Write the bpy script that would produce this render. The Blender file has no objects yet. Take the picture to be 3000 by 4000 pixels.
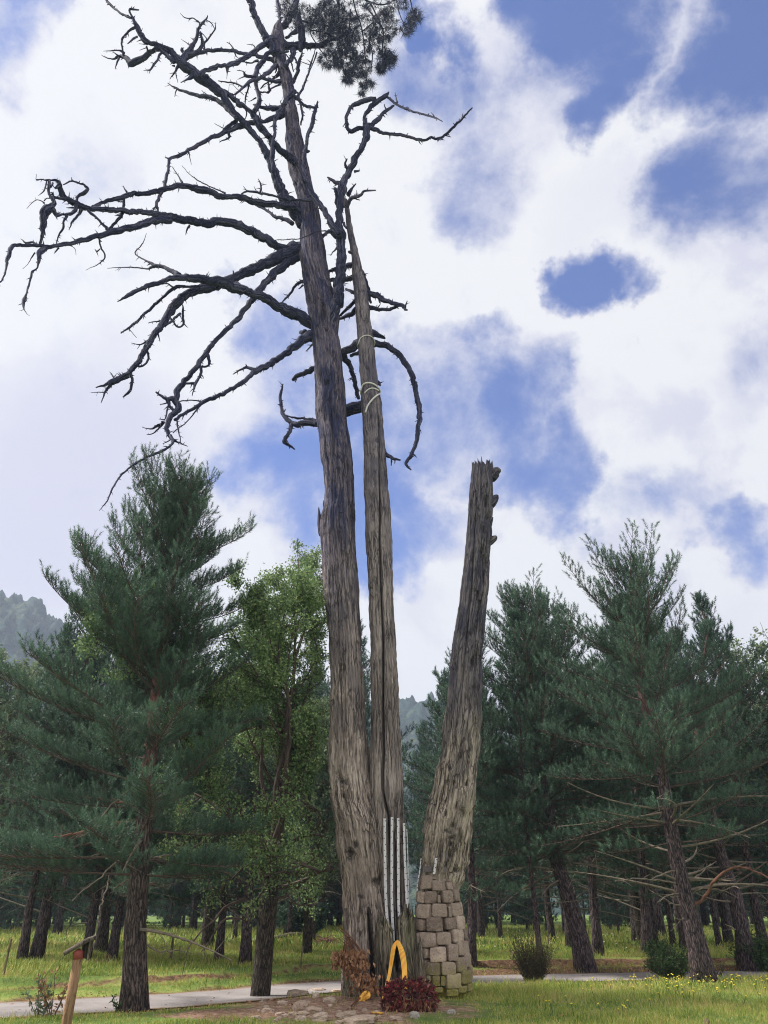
import bpy, math, random
import numpy as np
from mathutils import Vector

# ------------------------------------------------------------------ basics
SC = bpy.context.scene
COL = SC.collection
F = 3022.0                       # focal length in pixels of the 3000 x 4000 picture
PITCH = math.radians(27.3)
CZ = 1.12
CP, SP = math.cos(PITCH), math.sin(PITCH)
CAM = np.array([0.0, 0.0, CZ])
FWD = np.array([0.0, CP, SP])
TY = 13.0                        # distance of the old tree

def raydir(px, py):
    u = px - 1500.0; v = 2000.0 - py
    return np.array([u, F*CP - v*SP, F*SP + v*CP])

def P(px, py, Y):
    d = raydir(px, py)
    return CAM + d * (Y / d[1])

def mpp(p):
    """metres that one picture pixel covers at world point p"""
    return float(np.dot(np.asarray(p) - CAM, FWD)) / F

def proj(p):
    q = p - CAM
    dz = q @ FWD
    x = q[..., 0] / dz * F + 1500
    up = q[..., 1]*(-SP) + q[..., 2]*CP
    return x, 2000 - up/dz*F

def sstep(a, b, x):
    t = np.clip((np.asarray(x, float)-a)/(b-a), 0, 1)
    return t*t*(3-2*t)

# ------------------------------------------------------------------ noise
def _hash(i, j, k, s):
    h = (i.astype(np.int64)*374761393 + j.astype(np.int64)*668265263 + k.astype(np.int64)*2147483647 + s*974634777) & 0xffffffff
    h = ((h ^ (h >> 13)) * 1274126177) & 0xffffffff
    h = (h ^ (h >> 16)) & 0xffffffff
    return h / 4294967295.0

def vnoise(p, s=0):
    p = np.asarray(p, float)
    i = np.floor(p).astype(np.int64); f = p - i; f = f*f*(3-2*f)
    r = 0
    for a in (0, 1):
        for b in (0, 1):
            for c in (0, 1):
                w = (f[:, 0] if a else 1-f[:, 0])*(f[:, 1] if b else 1-f[:, 1])*(f[:, 2] if c else 1-f[:, 2])
                r = r + w*_hash(i[:, 0]+a, i[:, 1]+b, i[:, 2]+c, s)
    return r*2-1

def fbm(p, o=4, s=0):
    p = np.asarray(p, float); r = 0; a = .5
    for k in range(o):
        r = r + a*vnoise(p*(2.03**k), s+k*7); a *= .5
    return r

# ------------------------------------------------------------------ mesh building
class MB:
    def __init__(self):
        self.V = []; self.Q = []; self.T = []; self.fib = []; self.rnd = []; self.qm = []; self.tm = []; self.n = 0; self.uv = None
    def add(self, v, quads=None, tris=None, fib=None, rnd=0.0, mat=0):
        v = np.asarray(v, float).reshape(-1, 3)
        self.V.append(v)
        if quads is not None and len(quads):
            q = np.asarray(quads, int)+self.n; self.Q.append(q); self.qm.append(np.full(len(q), mat))
        if tris is not None and len(tris):
            t = np.asarray(tris, int)+self.n; self.T.append(t); self.tm.append(np.full(len(t), mat))
        self.fib.append(v.copy() if fib is None else np.asarray(fib, float).reshape(-1, 3))
        r = np.asarray(rnd, float)
        self.rnd.append(np.full(len(v), float(r)) if r.ndim == 0 else r)
        self.n += len(v)
    def build(self, name, mats, parent=None, smooth=True, origin=None):
        V = np.concatenate(self.V)
        if origin is not None: V = V - np.asarray(origin)
        me = bpy.data.meshes.new(name)
        Q = np.concatenate(self.Q) if self.Q else np.zeros((0, 4), int)
        T = np.concatenate(self.T) if self.T else np.zeros((0, 3), int)
        me.vertices.add(len(V)); me.vertices.foreach_set('co', V.astype(np.float32).ravel())
        nl = len(Q)*4 + len(T)*3
        me.loops.add(nl)
        me.loops.foreach_set('vertex_index', np.concatenate([Q.ravel(), T.ravel()]).astype(np.int32))
        me.polygons.add(len(Q)+len(T))
        me.polygons.foreach_set('loop_start', np.concatenate([np.arange(len(Q))*4, len(Q)*4+np.arange(len(T))*3]).astype(np.int32))
        me.polygons.foreach_set('material_index', np.concatenate(self.qm+self.tm).astype(np.int32))
        me.polygons.foreach_set('use_smooth', np.full(len(Q)+len(T), smooth))
        a = me.attributes.new('fib', 'FLOAT_VECTOR', 'POINT'); a.data.foreach_set('vector', np.concatenate(self.fib).astype(np.float32).ravel())
        a = me.attributes.new('rnd', 'FLOAT', 'POINT'); a.data.foreach_set('value', np.concatenate(self.rnd).astype(np.float32))
        me.update(calc_edges=True); me.validate()
        for m in (mats if isinstance(mats, (list, tuple)) else [mats]): me.materials.append(m)
        o = bpy.data.objects.new(name, me); COL.objects.link(o)
        if parent is not None: o.parent = parent
        return o

def tag(o, label=None, cat=None, group=None, kind=None):
    if label: o['label'] = label
    if cat: o['category'] = cat
    if group: o['group'] = group
    if kind: o['kind'] = kind
    return o

def empty(name, loc, label, cat, group=None, rz=0.0, scale=1.0):
    o = bpy.data.objects.new(name, None); COL.objects.link(o)
    o.location = loc; o.rotation_euler = (0, 0, rz); o.scale = (scale,)*3; o.empty_display_size = .2
    return tag(o, label, cat, group)

def norm(v):
    v = np.asarray(v, float)
    return v/np.maximum(np.linalg.norm(v, axis=-1, keepdims=True), 1e-9)

def tube(mb, pts, rad, sides=8, cap=True, lump=0.0, rnd=0.0, mat=0, seed=0, fs=None):
    pts = np.asarray(pts, float); rad = np.asarray(rad, float)
    n = len(pts)
    tan = np.zeros_like(pts); tan[1:-1] = pts[2:]-pts[:-2]; tan[0] = pts[1]-pts[0]; tan[-1] = pts[-1]-pts[-2]
    tan = norm(tan)
    up = np.array([0, 1.0, .1]) if abs(tan[0][1]) < .8 else np.array([1.0, 0, 0])
    u = np.cross(tan[0], up); u /= np.linalg.norm(u)
    U = [u]
    for k in range(1, n):
        u = U[-1]-tan[k]*np.dot(U[-1], tan[k]); u /= max(np.linalg.norm(u), 1e-9); U.append(u)
    U = np.array(U); W = np.cross(tan, U)
    s = np.concatenate([[0], np.cumsum(np.linalg.norm(np.diff(pts, axis=0), axis=1))])
    th = np.arange(sides)/sides*2*math.pi
    c, d = np.cos(th), np.sin(th)
    R = np.repeat(rad[:, None], sides, 1)
    fib = np.stack([R*c, R*d, np.repeat(s[:, None], sides, 1)], -1)
    if lump:
        q = np.stack([c[None]*1.6+0*R, d[None]*1.6+0*R, np.repeat((s/ max(rad.mean()*3, 1e-3))[:, None], sides, 1)], -1).reshape(-1, 3)+seed*3.7
        R = R*(1+lump*fbm(q, 3, seed).reshape(R.shape))
    V = pts[:, None]+R[..., None]*(c[None, :, None]*U[:, None]+d[None, :, None]*W[:, None])
    i = np.arange(n-1)[:, None]*sides; j = np.arange(sides)[None]; j2 = (j+1) % sides
    Q = np.stack([i+j, i+j2, i+sides+j2, i+sides+j], -1).reshape(-1, 4)
    V = V.reshape(-1, 3); fib = fib.reshape(-1, 3)+np.array([seed*.37, seed*.11, seed*1.3])
    T = None
    if cap:
        V = np.concatenate([V, pts[:1]-tan[:1]*rad[0]*.3, pts[-1:]+tan[-1:]*rad[-1]*.6]); fib = np.concatenate([fib, fib[:1], fib[-3:-2]])
        a = n*sides; T = [[a, (k+1) % sides, k] for k in range(sides)]+[[a+1, (n-1)*sides+k, (n-1)*sides+(k+1) % sides] for k in range(sides)]
    mb.add(V, Q, T, fib, rnd, mat)

def catmull(P_, step):
    P_ = np.asarray(P_, float)
    if len(P_) < 2: return P_
    A = np.concatenate([[2*P_[0]-P_[1]], P_, [2*P_[-1]-P_[-2]]])
    out = []
    for i in range(1, len(A)-2):
        L = np.linalg.norm(A[i+1][:2]-A[i][:2]); m = max(2, int(L/step))
        for t in np.arange(m)/m:
            p0, p1, p2, p3 = A[i-1], A[i], A[i+1], A[i+2]
            out.append(.5*((2*p1)+(-p0+p2)*t+(2*p0-5*p1+4*p2-p3)*t*t+(-p0+3*p1-3*p2+p3)*t**3))
    out.append(P_[-1])
    return np.array(out)

# ------------------------------------------------------------------ material helpers
class NT:
    def __init__(self, name, world=False):
        if world:
            self.m = bpy.data.worlds.new(name)
        else:
            self.m = bpy.data.materials.new(name)
        self.m.use_nodes = True
        self.t = self.m.node_tree; self.t.nodes.clear()
    def n(self, typ, **kw):
        nd = self.t.nodes.new(typ); ins = kw.pop('ins', {})
        for k, v in kw.items(): setattr(nd, k, v)
        for k, v in ins.items():
            s = nd.inputs[k]
            if isinstance(v, bpy.types.NodeSocket): self.t.links.new(v, s)
            else: s.default_value = v
        return nd
    def math(self, op, a, b=0.0, c=None, clamp=False):
        i = {0: a, 1: b}
        if c is not None: i[2] = c
        return self.n('ShaderNodeMath', operation=op, use_clamp=clamp, ins=i).outputs[0]
    def vmath(self, op, a, b=(0, 0, 0)):
        return self.n('ShaderNodeVectorMath', operation=op, ins={0: a, 1: b})
    def mix(self, f, a, b, bl='MIX'):
        nd = self.n('ShaderNodeMix', data_type='RGBA', blend_type=bl)
        for k, v in ((0, f), (6, a), (7, b)):
            s = nd.inputs[k]
            if isinstance(v, bpy.types.NodeSocket): self.t.links.new(v, s)
            else: s.default_value = v if k == 0 else (*v, 1)
        return nd.outputs[2]
    def ramp(self, f, stops):
        nd = self.n('ShaderNodeValToRGB', ins={0: f}); e = nd.color_ramp.elements
        while len(e) < len(stops): e.new(.5)
        for k, (p, c) in enumerate(stops):
            e[k].position = p; e[k].color = (*c, 1) if not isinstance(c, float) else (c, c, c, 1)
        return nd.outputs[0]
    def maprange(self, v, a, b, c=0.0, d=1.0, smooth=True):
        return self.n('ShaderNodeMapRange', interpolation_type='SMOOTHSTEP' if smooth else 'LINEAR', ins={0: v, 1: a, 2: b, 3: c, 4: d}).outputs[0]
    def noise(self, vec, scale, detail=4, rough=.55, dist=0.0):
        return self.n('ShaderNodeTexNoise', ins={'Vector': vec, 'Scale': scale, 'Detail': detail, 'Roughness': rough, 'Distortion': dist})
    def attr(self, name):
        return self.n('ShaderNodeAttribute', attribute_name=name)
    def out(self, sh):
        o = self.n('ShaderNodeOutputMaterial' if isinstance(self.m, bpy.types.Material) else 'ShaderNodeOutputWorld')
        self.t.links.new(sh, o.inputs['Surface']); return self.m
    def principled(self, col, rough=.8, normal=None, spec=.3, **kw):
        nd = self.n('ShaderNodeBsdfPrincipled', ins={'Roughness': rough, 'Specular IOR Level': spec, **kw})
        s = nd.inputs['Base Color']
        if isinstance(col, bpy.types.NodeSocket): self.t.links.new(col, s)
        else: s.default_value = (*col, 1)
        if normal is not None: self.t.links.new(normal, nd.inputs['Normal'])
        return nd.outputs[0]
    def bump(self, h, strength=.5, dist=.02):
        return self.n('ShaderNodeBump', ins={'Strength': strength, 'Distance': dist, 'Height': h}).outputs[0]

def scaled(nt, vec, s):
    return nt.n('ShaderNodeMapping', ins={'Vector': vec, 'Scale': s}).outputs[0]

def m_deadwood(name, light, mid, dark, kf=1.0, green=0.0, top=None):
    nt = NT(name); v = nt.attr('fib').outputs['Vector']
    n1 = nt.noise(scaled(nt, v, (26*kf, 26*kf, 1.3*kf)), 1, 6, .65, .3).outputs[0]
    n2 = nt.noise(scaled(nt, v, (70*kf, 70*kf, 5*kf)), 1, 4, .6).outputs[0]
    n3 = nt.noise(scaled(nt, v, (3, 3, .9)), 1, 4, .6).outputs[0]
    n4 = nt.noise(scaled(nt, v, (9, 9, 3.5)), 1, 5, .7, .6).outputs[0]
    f = nt.math('ADD', nt.math('MULTIPLY', n1, .55), nt.math('MULTIPLY', n2, .45))
    c = nt.ramp(f, [(.40, dark), (.475, mid), (.57, light)])
    c = nt.mix(nt.maprange(n3, .42, .66, 0, .75), c, tuple(x*.62 for x in mid))
    c = nt.mix(nt.maprange(n4, .60, .70, 0, .8), c, tuple(x*.5 for x in dark))
    wv = nt.vmath('ADD', v, nt.vmath('MULTIPLY', nt.noise(v, 5, 4).outputs[1], (.07, .07, .3)).outputs[0]).outputs[0]
    ck = nt.n('ShaderNodeTexVoronoi', feature='DISTANCE_TO_EDGE', ins={'Vector': scaled(nt, wv, (17*kf, 17*kf, 1.1*kf)), 'Scale': 1}).outputs[0]
    ckm = nt.math('MULTIPLY', nt.maprange(ck, .0, .085, 1, 0), nt.maprange(nt.noise(v, 2.2, 3).outputs[0], .38, .58))
    if green: c = nt.mix(nt.maprange(n3, .5, .3, 0, green), c, (.15, .17, .07))
    if top is not None:  # backlit darkness of the upper trunk, put into the colour by height
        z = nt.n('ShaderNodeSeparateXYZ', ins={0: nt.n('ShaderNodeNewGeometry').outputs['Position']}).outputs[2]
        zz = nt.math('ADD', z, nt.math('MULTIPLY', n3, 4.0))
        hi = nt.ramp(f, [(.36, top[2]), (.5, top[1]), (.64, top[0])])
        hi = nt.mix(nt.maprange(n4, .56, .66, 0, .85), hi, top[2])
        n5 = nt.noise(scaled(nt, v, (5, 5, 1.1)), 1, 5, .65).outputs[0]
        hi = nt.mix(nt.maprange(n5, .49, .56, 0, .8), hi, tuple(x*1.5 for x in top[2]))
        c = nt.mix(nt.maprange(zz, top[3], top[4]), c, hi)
    c = nt.mix(nt.math('MULTIPLY', ckm, .62), c, tuple(x*.45 for x in dark))
    st_ = nt.attr('rnd').outputs['Fac']  # shade of splits and pits painted into the colour
    c = nt.mix(nt.math('MULTIPLY', st_, .75), c, tuple(x*.4 for x in dark))
    b = nt.bump(nt.math('ADD', nt.math('SUBTRACT', f, nt.math('MULTIPLY', ckm, .8)), nt.math('MULTIPLY', n4, .4)), .95, .05)
    return nt.out(nt.principled(c, .88, b, .15))

M = {}
M['wood'] = m_deadwood('weathered_wood', (.54, .45, .395), (.31, .25, .225), (.07, .055, .053), top=((.24, .20, .225), (.11, .095, .13), (.020, .024, .058), 4.5, 10.5))  # top colours carry backlit dark and blue air besides real dark bark
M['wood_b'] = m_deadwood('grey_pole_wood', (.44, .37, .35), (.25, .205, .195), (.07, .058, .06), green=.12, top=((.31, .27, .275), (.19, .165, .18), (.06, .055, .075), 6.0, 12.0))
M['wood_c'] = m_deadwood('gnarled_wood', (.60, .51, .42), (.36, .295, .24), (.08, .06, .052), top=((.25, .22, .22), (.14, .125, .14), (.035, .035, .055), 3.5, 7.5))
M['limb'] = m_deadwood('backlit_dead_limb', (.12, .115, .16), (.026, .032, .075), (.008, .012, .038))  # backlit darkness and blue air put into the limb colour
M['stump'] = m_deadwood('mossy_stump_wood', (.40, .355, .27), (.16, .135, .10), (.028, .022, .018), green=.3)

def m_bark(name, lo, lo_d, hi=None, z0=2.5, z1=4.5, kf=1.0):
    nt = NT(name); v = nt.attr('fib').outputs['Vector']
    vo = nt.n('ShaderNodeTexVoronoi', feature='DISTANCE_TO_EDGE', ins={'Vector': scaled(nt, nt.vmath('ADD', v, nt.vmath('MULTIPLY', nt.noise(v, 9, 3).outputs[1], (.06, .06, .12)).outputs[0]).outputs[0], (30*kf, 30*kf, 4.5*kf)), 'Scale': 1}).outputs[0]
    n1 = nt.noise(scaled(nt, v, (40, 40, 9)), 1, 5, .65).outputs[0]
    f = nt.math('ADD', nt.math('MULTIPLY', nt.maprange(vo, 0, .3), .42), nt.math('MULTIPLY', n1, .85))
    c = nt.ramp(f, [(.36, lo_d), (.70, lo), (.95, tuple(x*1.6 for x in lo))])
    if hi:
        z = nt.n('ShaderNodeSeparateXYZ', ins={0: nt.n('ShaderNodeNewGeometry').outputs['Position']}).outputs[2]
        h = nt.ramp(n1, [(.3, tuple(x*.45 for x in hi)), (.6, hi)])
        c = nt.mix(nt.maprange(nt.math('ADD', z, nt.math('MULTIPLY', n1, 1.2)), z0, z1), c, h)
    return nt.out(nt.principled(c, .9, nt.bump(f, 1.0, .03), .15))
M['bark'] = m_bark('pine_bark', (.105, .08, .072), (.016, .013, .014), (.24, .115, .10), 2.9, 4.6)
M['bark_dark'] = m_bark('dark_pine_bark', (.11, .082, .085), (.014, .012, .015), (.17, .095, .09), 4.0, 6.5)
M['bark_leafy'] = m_bark('broadleaf_bark', (.085, .07, .056), (.012, .011, .01), None, kf=1.4)

def m_plain_bark(name, a, b):
    nt = NT(name); v = nt.attr('fib').outputs['Vector']
    n1 = nt.noise(scaled(nt, v, (60, 60, 10)), 1, 4).outputs[0]
    return nt.out(nt.principled(nt.ramp(n1, [(.35, a), (.65, b)]), .9, nt.bump(n1, .5, .01), .15))
M['twig'] = m_plain_bark('branch_bark', (.045, .034, .032), (.13, .095, .08))
M['redtwig'] = m_plain_bark('red_branch_bark', (.10, .05, .04), (.24, .12, .085))
M['paletwig'] = m_plain_bark('dry_branch_bark', (.10, .085, .07), (.25, .205, .165))

def m_leaf(name, a, b, c3=None, rough=.55, trans=.25, nscale=1.6):
    nt = NT(name)
    r = nt.attr('rnd').outputs['Fac']
    pos = nt.n('ShaderNodeTexCoord').outputs['Object']
    n1 = nt.noise(pos, nscale, 3).outputs[0]
    f = nt.math('ADD', nt.math('MULTIPLY', r, .6), nt.math('MULTIPLY', n1, .5), clamp=True)
    st = [(.25, a), (.72, b)] + ([(.95, c3)] if c3 else [])
    col = nt.ramp(f, st)
    p = nt.principled(col, rough, None, .25)
    if trans:
        tr = nt.n('ShaderNodeBsdfTranslucent', ins={'Color': col}).outputs[0]
        p = nt.n('ShaderNodeMixShader', ins={0: trans, 1: p, 2: tr}).outputs[0]
    return nt.out(p)
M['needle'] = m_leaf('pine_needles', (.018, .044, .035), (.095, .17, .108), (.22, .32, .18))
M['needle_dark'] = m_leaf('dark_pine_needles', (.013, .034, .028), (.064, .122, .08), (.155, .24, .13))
M['needle_tuft'] = m_leaf('shaded_pine_needles', (.006, .010, .03), (.014, .024, .055), None, trans=.05)  # shade put into the colour, since the sun strikes this tuft
M['leaf'] = m_leaf('green_leaves', (.075, .14, .058), (.21, .31, .125), (.42, .49, .20), trans=.35)
M['leaf_grey'] = m_leaf('grey_green_leaves', (.09, .13, .08), (.17, .23, .13), (.24, .29, .14), trans=.35)
M['leaf_dark'] = m_leaf('dark_shrub_leaves', (.02, .05, .02), (.07, .13, .04), (.10, .18, .05))
M['leaf_brown'] = m_leaf('dry_brown_leaves', (.16, .07, .035), (.36, .19, .10), (.48, .30, .18), trans=.15, nscale=9)
M['leaf_red'] = m_leaf('dark_red_dry_leaves', (.05, .014, .018), (.17, .03, .035), (.30, .15, .10), trans=.1, nscale=9)
M['broom'] = m_leaf('brown_twig_mass', (.05, .045, .025), (.13, .10, .05), None, trans=.1)
# ------------------------------------------------------------------ more materials
def m_grass(name, green, yellow, dry, dark):
    nt = NT(name)
    r = nt.attr('rnd').outputs['Fac']
    pos = nt.n('ShaderNodeNewGeometry').outputs['Position']
    n1 = nt.noise(pos, .9, 4, .6).outputs[0]
    n2 = nt.noise(pos, 5.0, 3, .6).outputs[0]
    f = nt.math('ADD', nt.math('MULTIPLY', n1, .62), nt.math('ADD', nt.math('MULTIPLY', r, .32), nt.math('MULTIPLY', n2, .2)))
    return nt, pos, nt.ramp(f, [(.34, dark), (.46, green), (.60, yellow), (.76, dry)])
nt, _, c = m_grass('grass_blades', (.15, .255, .035), (.40, .42, .085), (.54, .40, .19), (.07, .145, .025))
tr = nt.n('ShaderNodeBsdfTranslucent', ins={'Color': c}).outputs[0]
M['grass'] = nt.out(nt.n('ShaderNodeMixShader', ins={0: .25, 1: nt.principled(c, .6), 2: tr}).outputs[0])

# ground: turf colour with bare soil round the old tree and leaf litter along the track
nt, pos, c = m_grass('turf_ground', (.13, .19, .045), (.25, .28, .08), (.33, .26, .14), (.08, .12, .035))
nA = nt.noise(pos, 1.3, 6, .62).outputs[0]
nB = nt.noise(pos, 14, 4, .6).outputs[0]
soil = nt.ramp(nB, [(.3, (.13, .075, .055)), (.5, (.27, .165, .12)), (.68, (.42, .29, .22))])
sep = nt.n('ShaderNodeSeparateXYZ', ins={0: pos}); X, Y_, Z_ = sep.outputs
def ell(cx, cy, rx, ry):
    a = nt.math('DIVIDE', nt.math('SUBTRACT', X, cx), rx); b = nt.math('DIVIDE', nt.math('SUBTRACT', Y_, cy), ry)
    return nt.math('ADD', nt.math('MULTIPLY', a, a), nt.math('MULTIPLY', b, b))
e = nt.math('MINIMUM', ell(-.55, 11.6, 1.75, 1.9), ell(-1.5, 11.2, 1.3, .8))
msk = nt.maprange(nt.math('ADD', e, nt.math('MULTIPLY', nt.math('SUBTRACT', nA, .5), 2.6)), .45, 1.0, 1.0, 0.0)
c = nt.mix(msk, c, soil)
verge = nt.attr('rnd').outputs['Fac']     # 1 beside the track
lit = nt.ramp(nB, [(.3, (.05, .032, .02)), (.5, (.13, .075, .045)), (.7, (.24, .15, .09))])
c = nt.mix(nt.maprange(nt.math('ADD', verge, nt.math('MULTIPLY', nt.math('SUBTRACT', nA, .5), 1.4)), .35, .75), c, lit)
M['ground'] = nt.out(nt.principled(c, .95, nt.bump(nt.math('ADD', nA, nB), .6, .04), .1))

nt = NT('gravel_track'); pos = nt.n('ShaderNodeNewGeometry').outputs['Position']
nA = nt.noise(pos, 1.5, 5, .6).outputs[0]; nB = nt.noise(pos, 45, 3, .7).outputs[0]
c = nt.mix(nt.math('MULTIPLY', nB, .5), nt.ramp(nA, [(.35, (.17, .15, .15)), (.6, (.25, .225, .225))]), (.38, .35, .345))
r = nt.attr('rnd').outputs['Fac']
c = nt.mix(nt.maprange(nt.math('ADD', r, nt.math('MULTIPLY', nt.math('SUBTRACT', nA, .5), 1.2)), .55, .95), c, (.20, .13, .085))
M['road'] = nt.out(nt.principled(c, .95, nt.bump(nB, .5, .02), .1))

def m_stone(name, a, b, c3, moss=0.0, scale=1.0, mossz=None):
    nt = NT(name); pos = nt.n('ShaderNodeNewGeometry').outputs['Position']; r = nt.attr('rnd').outputs['Fac']
    nA = nt.noise(pos, 7*scale, 6, .65).outputs[0]; nB = nt.noise(pos, 42*scale, 5, .7).outputs[0]
    base = nt.mix(r, a, b)
    c = nt.mix(nt.maprange(nA, .35, .65, 0, .75), base, c3)
    c = nt.mix(nt.maprange(nB, .56, .66, 0, .6), c, (.045, .035, .03))
    c = nt.mix(nt.maprange(nB, .42, .34, 0, .55), c, (.55, .50, .45))
    if mossz:
        z = nt.n('ShaderNodeSeparateXYZ', ins={0: pos}).outputs[2]
        k = nt.maprange(nt.math('ADD', z, nt.math('MULTIPLY', nA, .9)), mossz[0], mossz[1], moss, 0)
        c = nt.mix(k, c, nt.ramp(nB, [(.35, (.12, .12, .015)), (.6, (.38, .37, .04))]))
    return nt.out(nt.principled(c, .92, nt.bump(nt.math('ADD', nA, nt.math('MULTIPLY', nB, .6)), .8, .03), .15))
M['stone'] = m_stone('wall_stone', (.13, .095, .078), (.62, .49, .40), (.28, .215, .175), .6, mossz=(.55, 1.05))
M['mortar'] = m_stone('dark_mortar', (.035, .028, .024), (.05, .04, .032), (.07, .055, .042), .6, mossz=(.55, 1.05))
M['rock'] = m_stone('limestone', (.40, .30, .23), (.54, .43, .35), (.32, .24, .18))
M['rock_grey'] = m_stone('grey_limestone', (.36, .33, .29), (.50, .47, .42), (.30, .27, .23))

def m_simple(name, col, rough=.6, var=.25, scale=20, metal=0.0):
    nt = NT(name); pos = nt.n('ShaderNodeTexCoord').outputs['Object']
    n1 = nt.noise(pos, scale, 4).outputs[0]
    c = nt.ramp(n1, [(.3, tuple(x*(1-var) for x in col)), (.7, tuple(min(1, x*(1+var)) for x in col))])
    return nt.out(nt.principled(c, rough, nt.bump(n1, .2, .01), .4, Metallic=metal))
M['strip'] = m_simple('pale_painted_metal', (.62, .60, .64), .5, .12, 14)
M['stud'] = m_simple('dark_rivet', (.05, .045, .05), .5)
M['lead'] = m_simple('dull_metal_plate', (.13, .11, .115), .6, .2, 9)
M['rope'] = m_simple('pale_rope', (.62, .59, .58), .9, .2, 60)
M['pine_post'] = m_deadwood('new_post_wood', (.56, .36, .22), (.42, .25, .145), (.20, .11, .06), 1.6)
M['redpaint'] = m_simple('red_brown_paint', (.19, .035, .025), .6, .2, 15)
M['old_post'] = m_deadwood('old_fence_wood', (.42, .33, .22), (.25, .19, .12), (.09, .065, .045), 1.6)
M['petal'] = m_simple('yellow_petals', (.85, .68, .05), .6, .1)
M['petal_w'] = m_simple('white_petals', (.8, .8, .72), .6, .1)

# yellow and red striped ribbon; 'fib' x runs 0..1 across the ribbon
nt = NT('striped_ribbon'); v = nt.attr('fib').outputs['Vector']
x = nt.n('ShaderNodeSeparateXYZ', ins={0: v}).outputs[0]
st = nt.math('LESS_THAN', nt.math('FRACT', nt.math('ADD', nt.math('MULTIPLY', x, 4.6), .0)), .60)   # nine bands
st = nt.math('SUBTRACT', 1.0, st)
c = nt.mix(st, (.95, .62, .06), (.70, .08, .03))
M['ribbon'] = nt.out(nt.principled(c, .5, None, .4, **{'Sheen Weight': .3}))
M['ribbon_y'] = m_simple('orange_yellow_ribbon', (.88, .47, .07), .5, .15, 25)

# hill woods
nt = NT('far_woodland'); pos = nt.n('ShaderNodeNewGeometry').outputs['Position']
nA = nt.noise(pos, .035, 5, .6).outputs[0]; nB = nt.noise(pos, .28, 4, .7).outputs[0]
c = nt.ramp(nt.math('ADD', nt.math('MULTIPLY', nA, .5), nt.math('MULTIPLY', nB, .5)), [(.36, (.010, .022, .026)), (.5, (.025, .048, .042)), (.62, (.06, .08, .045))])
M['hill'] = nt.out(nt.principled(c, .95, nt.bump(nB, 1.0, 2.0), .05))

# ------------------------------------------------------------------ camera and light
cam = bpy.data.cameras.new('camera'); co = bpy.data.objects.new('camera', cam); COL.objects.link(co)
co.location = CAM; co.rotation_euler = (math.pi/2+PITCH, 0, 0)
cam.sensor_fit = 'VERTICAL'; cam.sensor_height = 36; cam.lens = 36*F/4000; cam.clip_end = 3000; cam.clip_start = .05
SC.camera = co
SC.cycles.pixel_filter_type = 'BLACKMAN_HARRIS'; SC.cycles.filter_width = 1.1; SC.cycles.use_denoising = True; SC.cycles.denoiser = 'OPENIMAGEDENOISE'; SC.cycles.denoising_input_passes = 'RGB_ALBEDO_NORMAL'; SC.cycles.denoising_prefilter = 'NONE'; SC.cycles.use_adaptive_sampling = False
SC.render.resolution_x = 768; SC.render.resolution_y = 1024
vs = SC.view_settings; vs.view_transform = 'Standard'; vs.look = 'None'; vs.gamma = 1; vs.exposure = .85
EXPO = 2**vs.exposure

SUN_AZ = math.radians(-80); SUN_EL = math.radians(50)          # azimuth from +Y towards -X when negative
sd = np.array([math.sin(SUN_AZ)*math.cos(SUN_EL), math.cos(SUN_AZ)*math.cos(SUN_EL), math.sin(SUN_EL)])
sl = bpy.data.lights.new('sun', 'SUN'); sl.energy = 5.0; sl.angle = math.radians(10); sl.color = (1.0, .95, .86)
so = bpy.data.objects.new('sun', sl); COL.objects.link(so)
so.rotation_euler = Vector(tuple(-sd)).to_track_quat('-Z', 'Y').to_euler(); so.location = (0, 0, 30)

W = NT('World', world=True); SC.world = W.m
d = W.n('ShaderNodeTexCoord').outputs['Generated']
d = W.vmath('NORMALIZE', d).outputs[0]
sky = W.n('ShaderNodeTexSky', sky_type='NISHITA', sun_disc=False, sun_elevation=SUN_EL, sun_rotation=SUN_AZ, altitude=1200.0, air_density=1.0, dust_density=.6, ozone_density=1.5).outputs[0]
wn = W.noise(d, 3.4, 7, .58).outputs[1]
warp = W.vmath('SCALE', W.vmath('SUBTRACT', wn, (.5, .5, .5)).outputs[0]); warp.inputs['Scale'].default_value = .36
wn2 = W.noise(d, 14, 5, .6).outputs[1]
warp2 = W.vmath('SCALE', W.vmath('SUBTRACT', wn2, (.5, .5, .5)).outputs[0]); warp2.inputs['Scale'].default_value = .09
dw = W.vmath('NORMALIZE', W.vmath('ADD', W.vmath('ADD', d, warp.outputs[0]).outputs[0], warp2.outputs[0]).outputs[0]).outputs[0]
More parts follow.
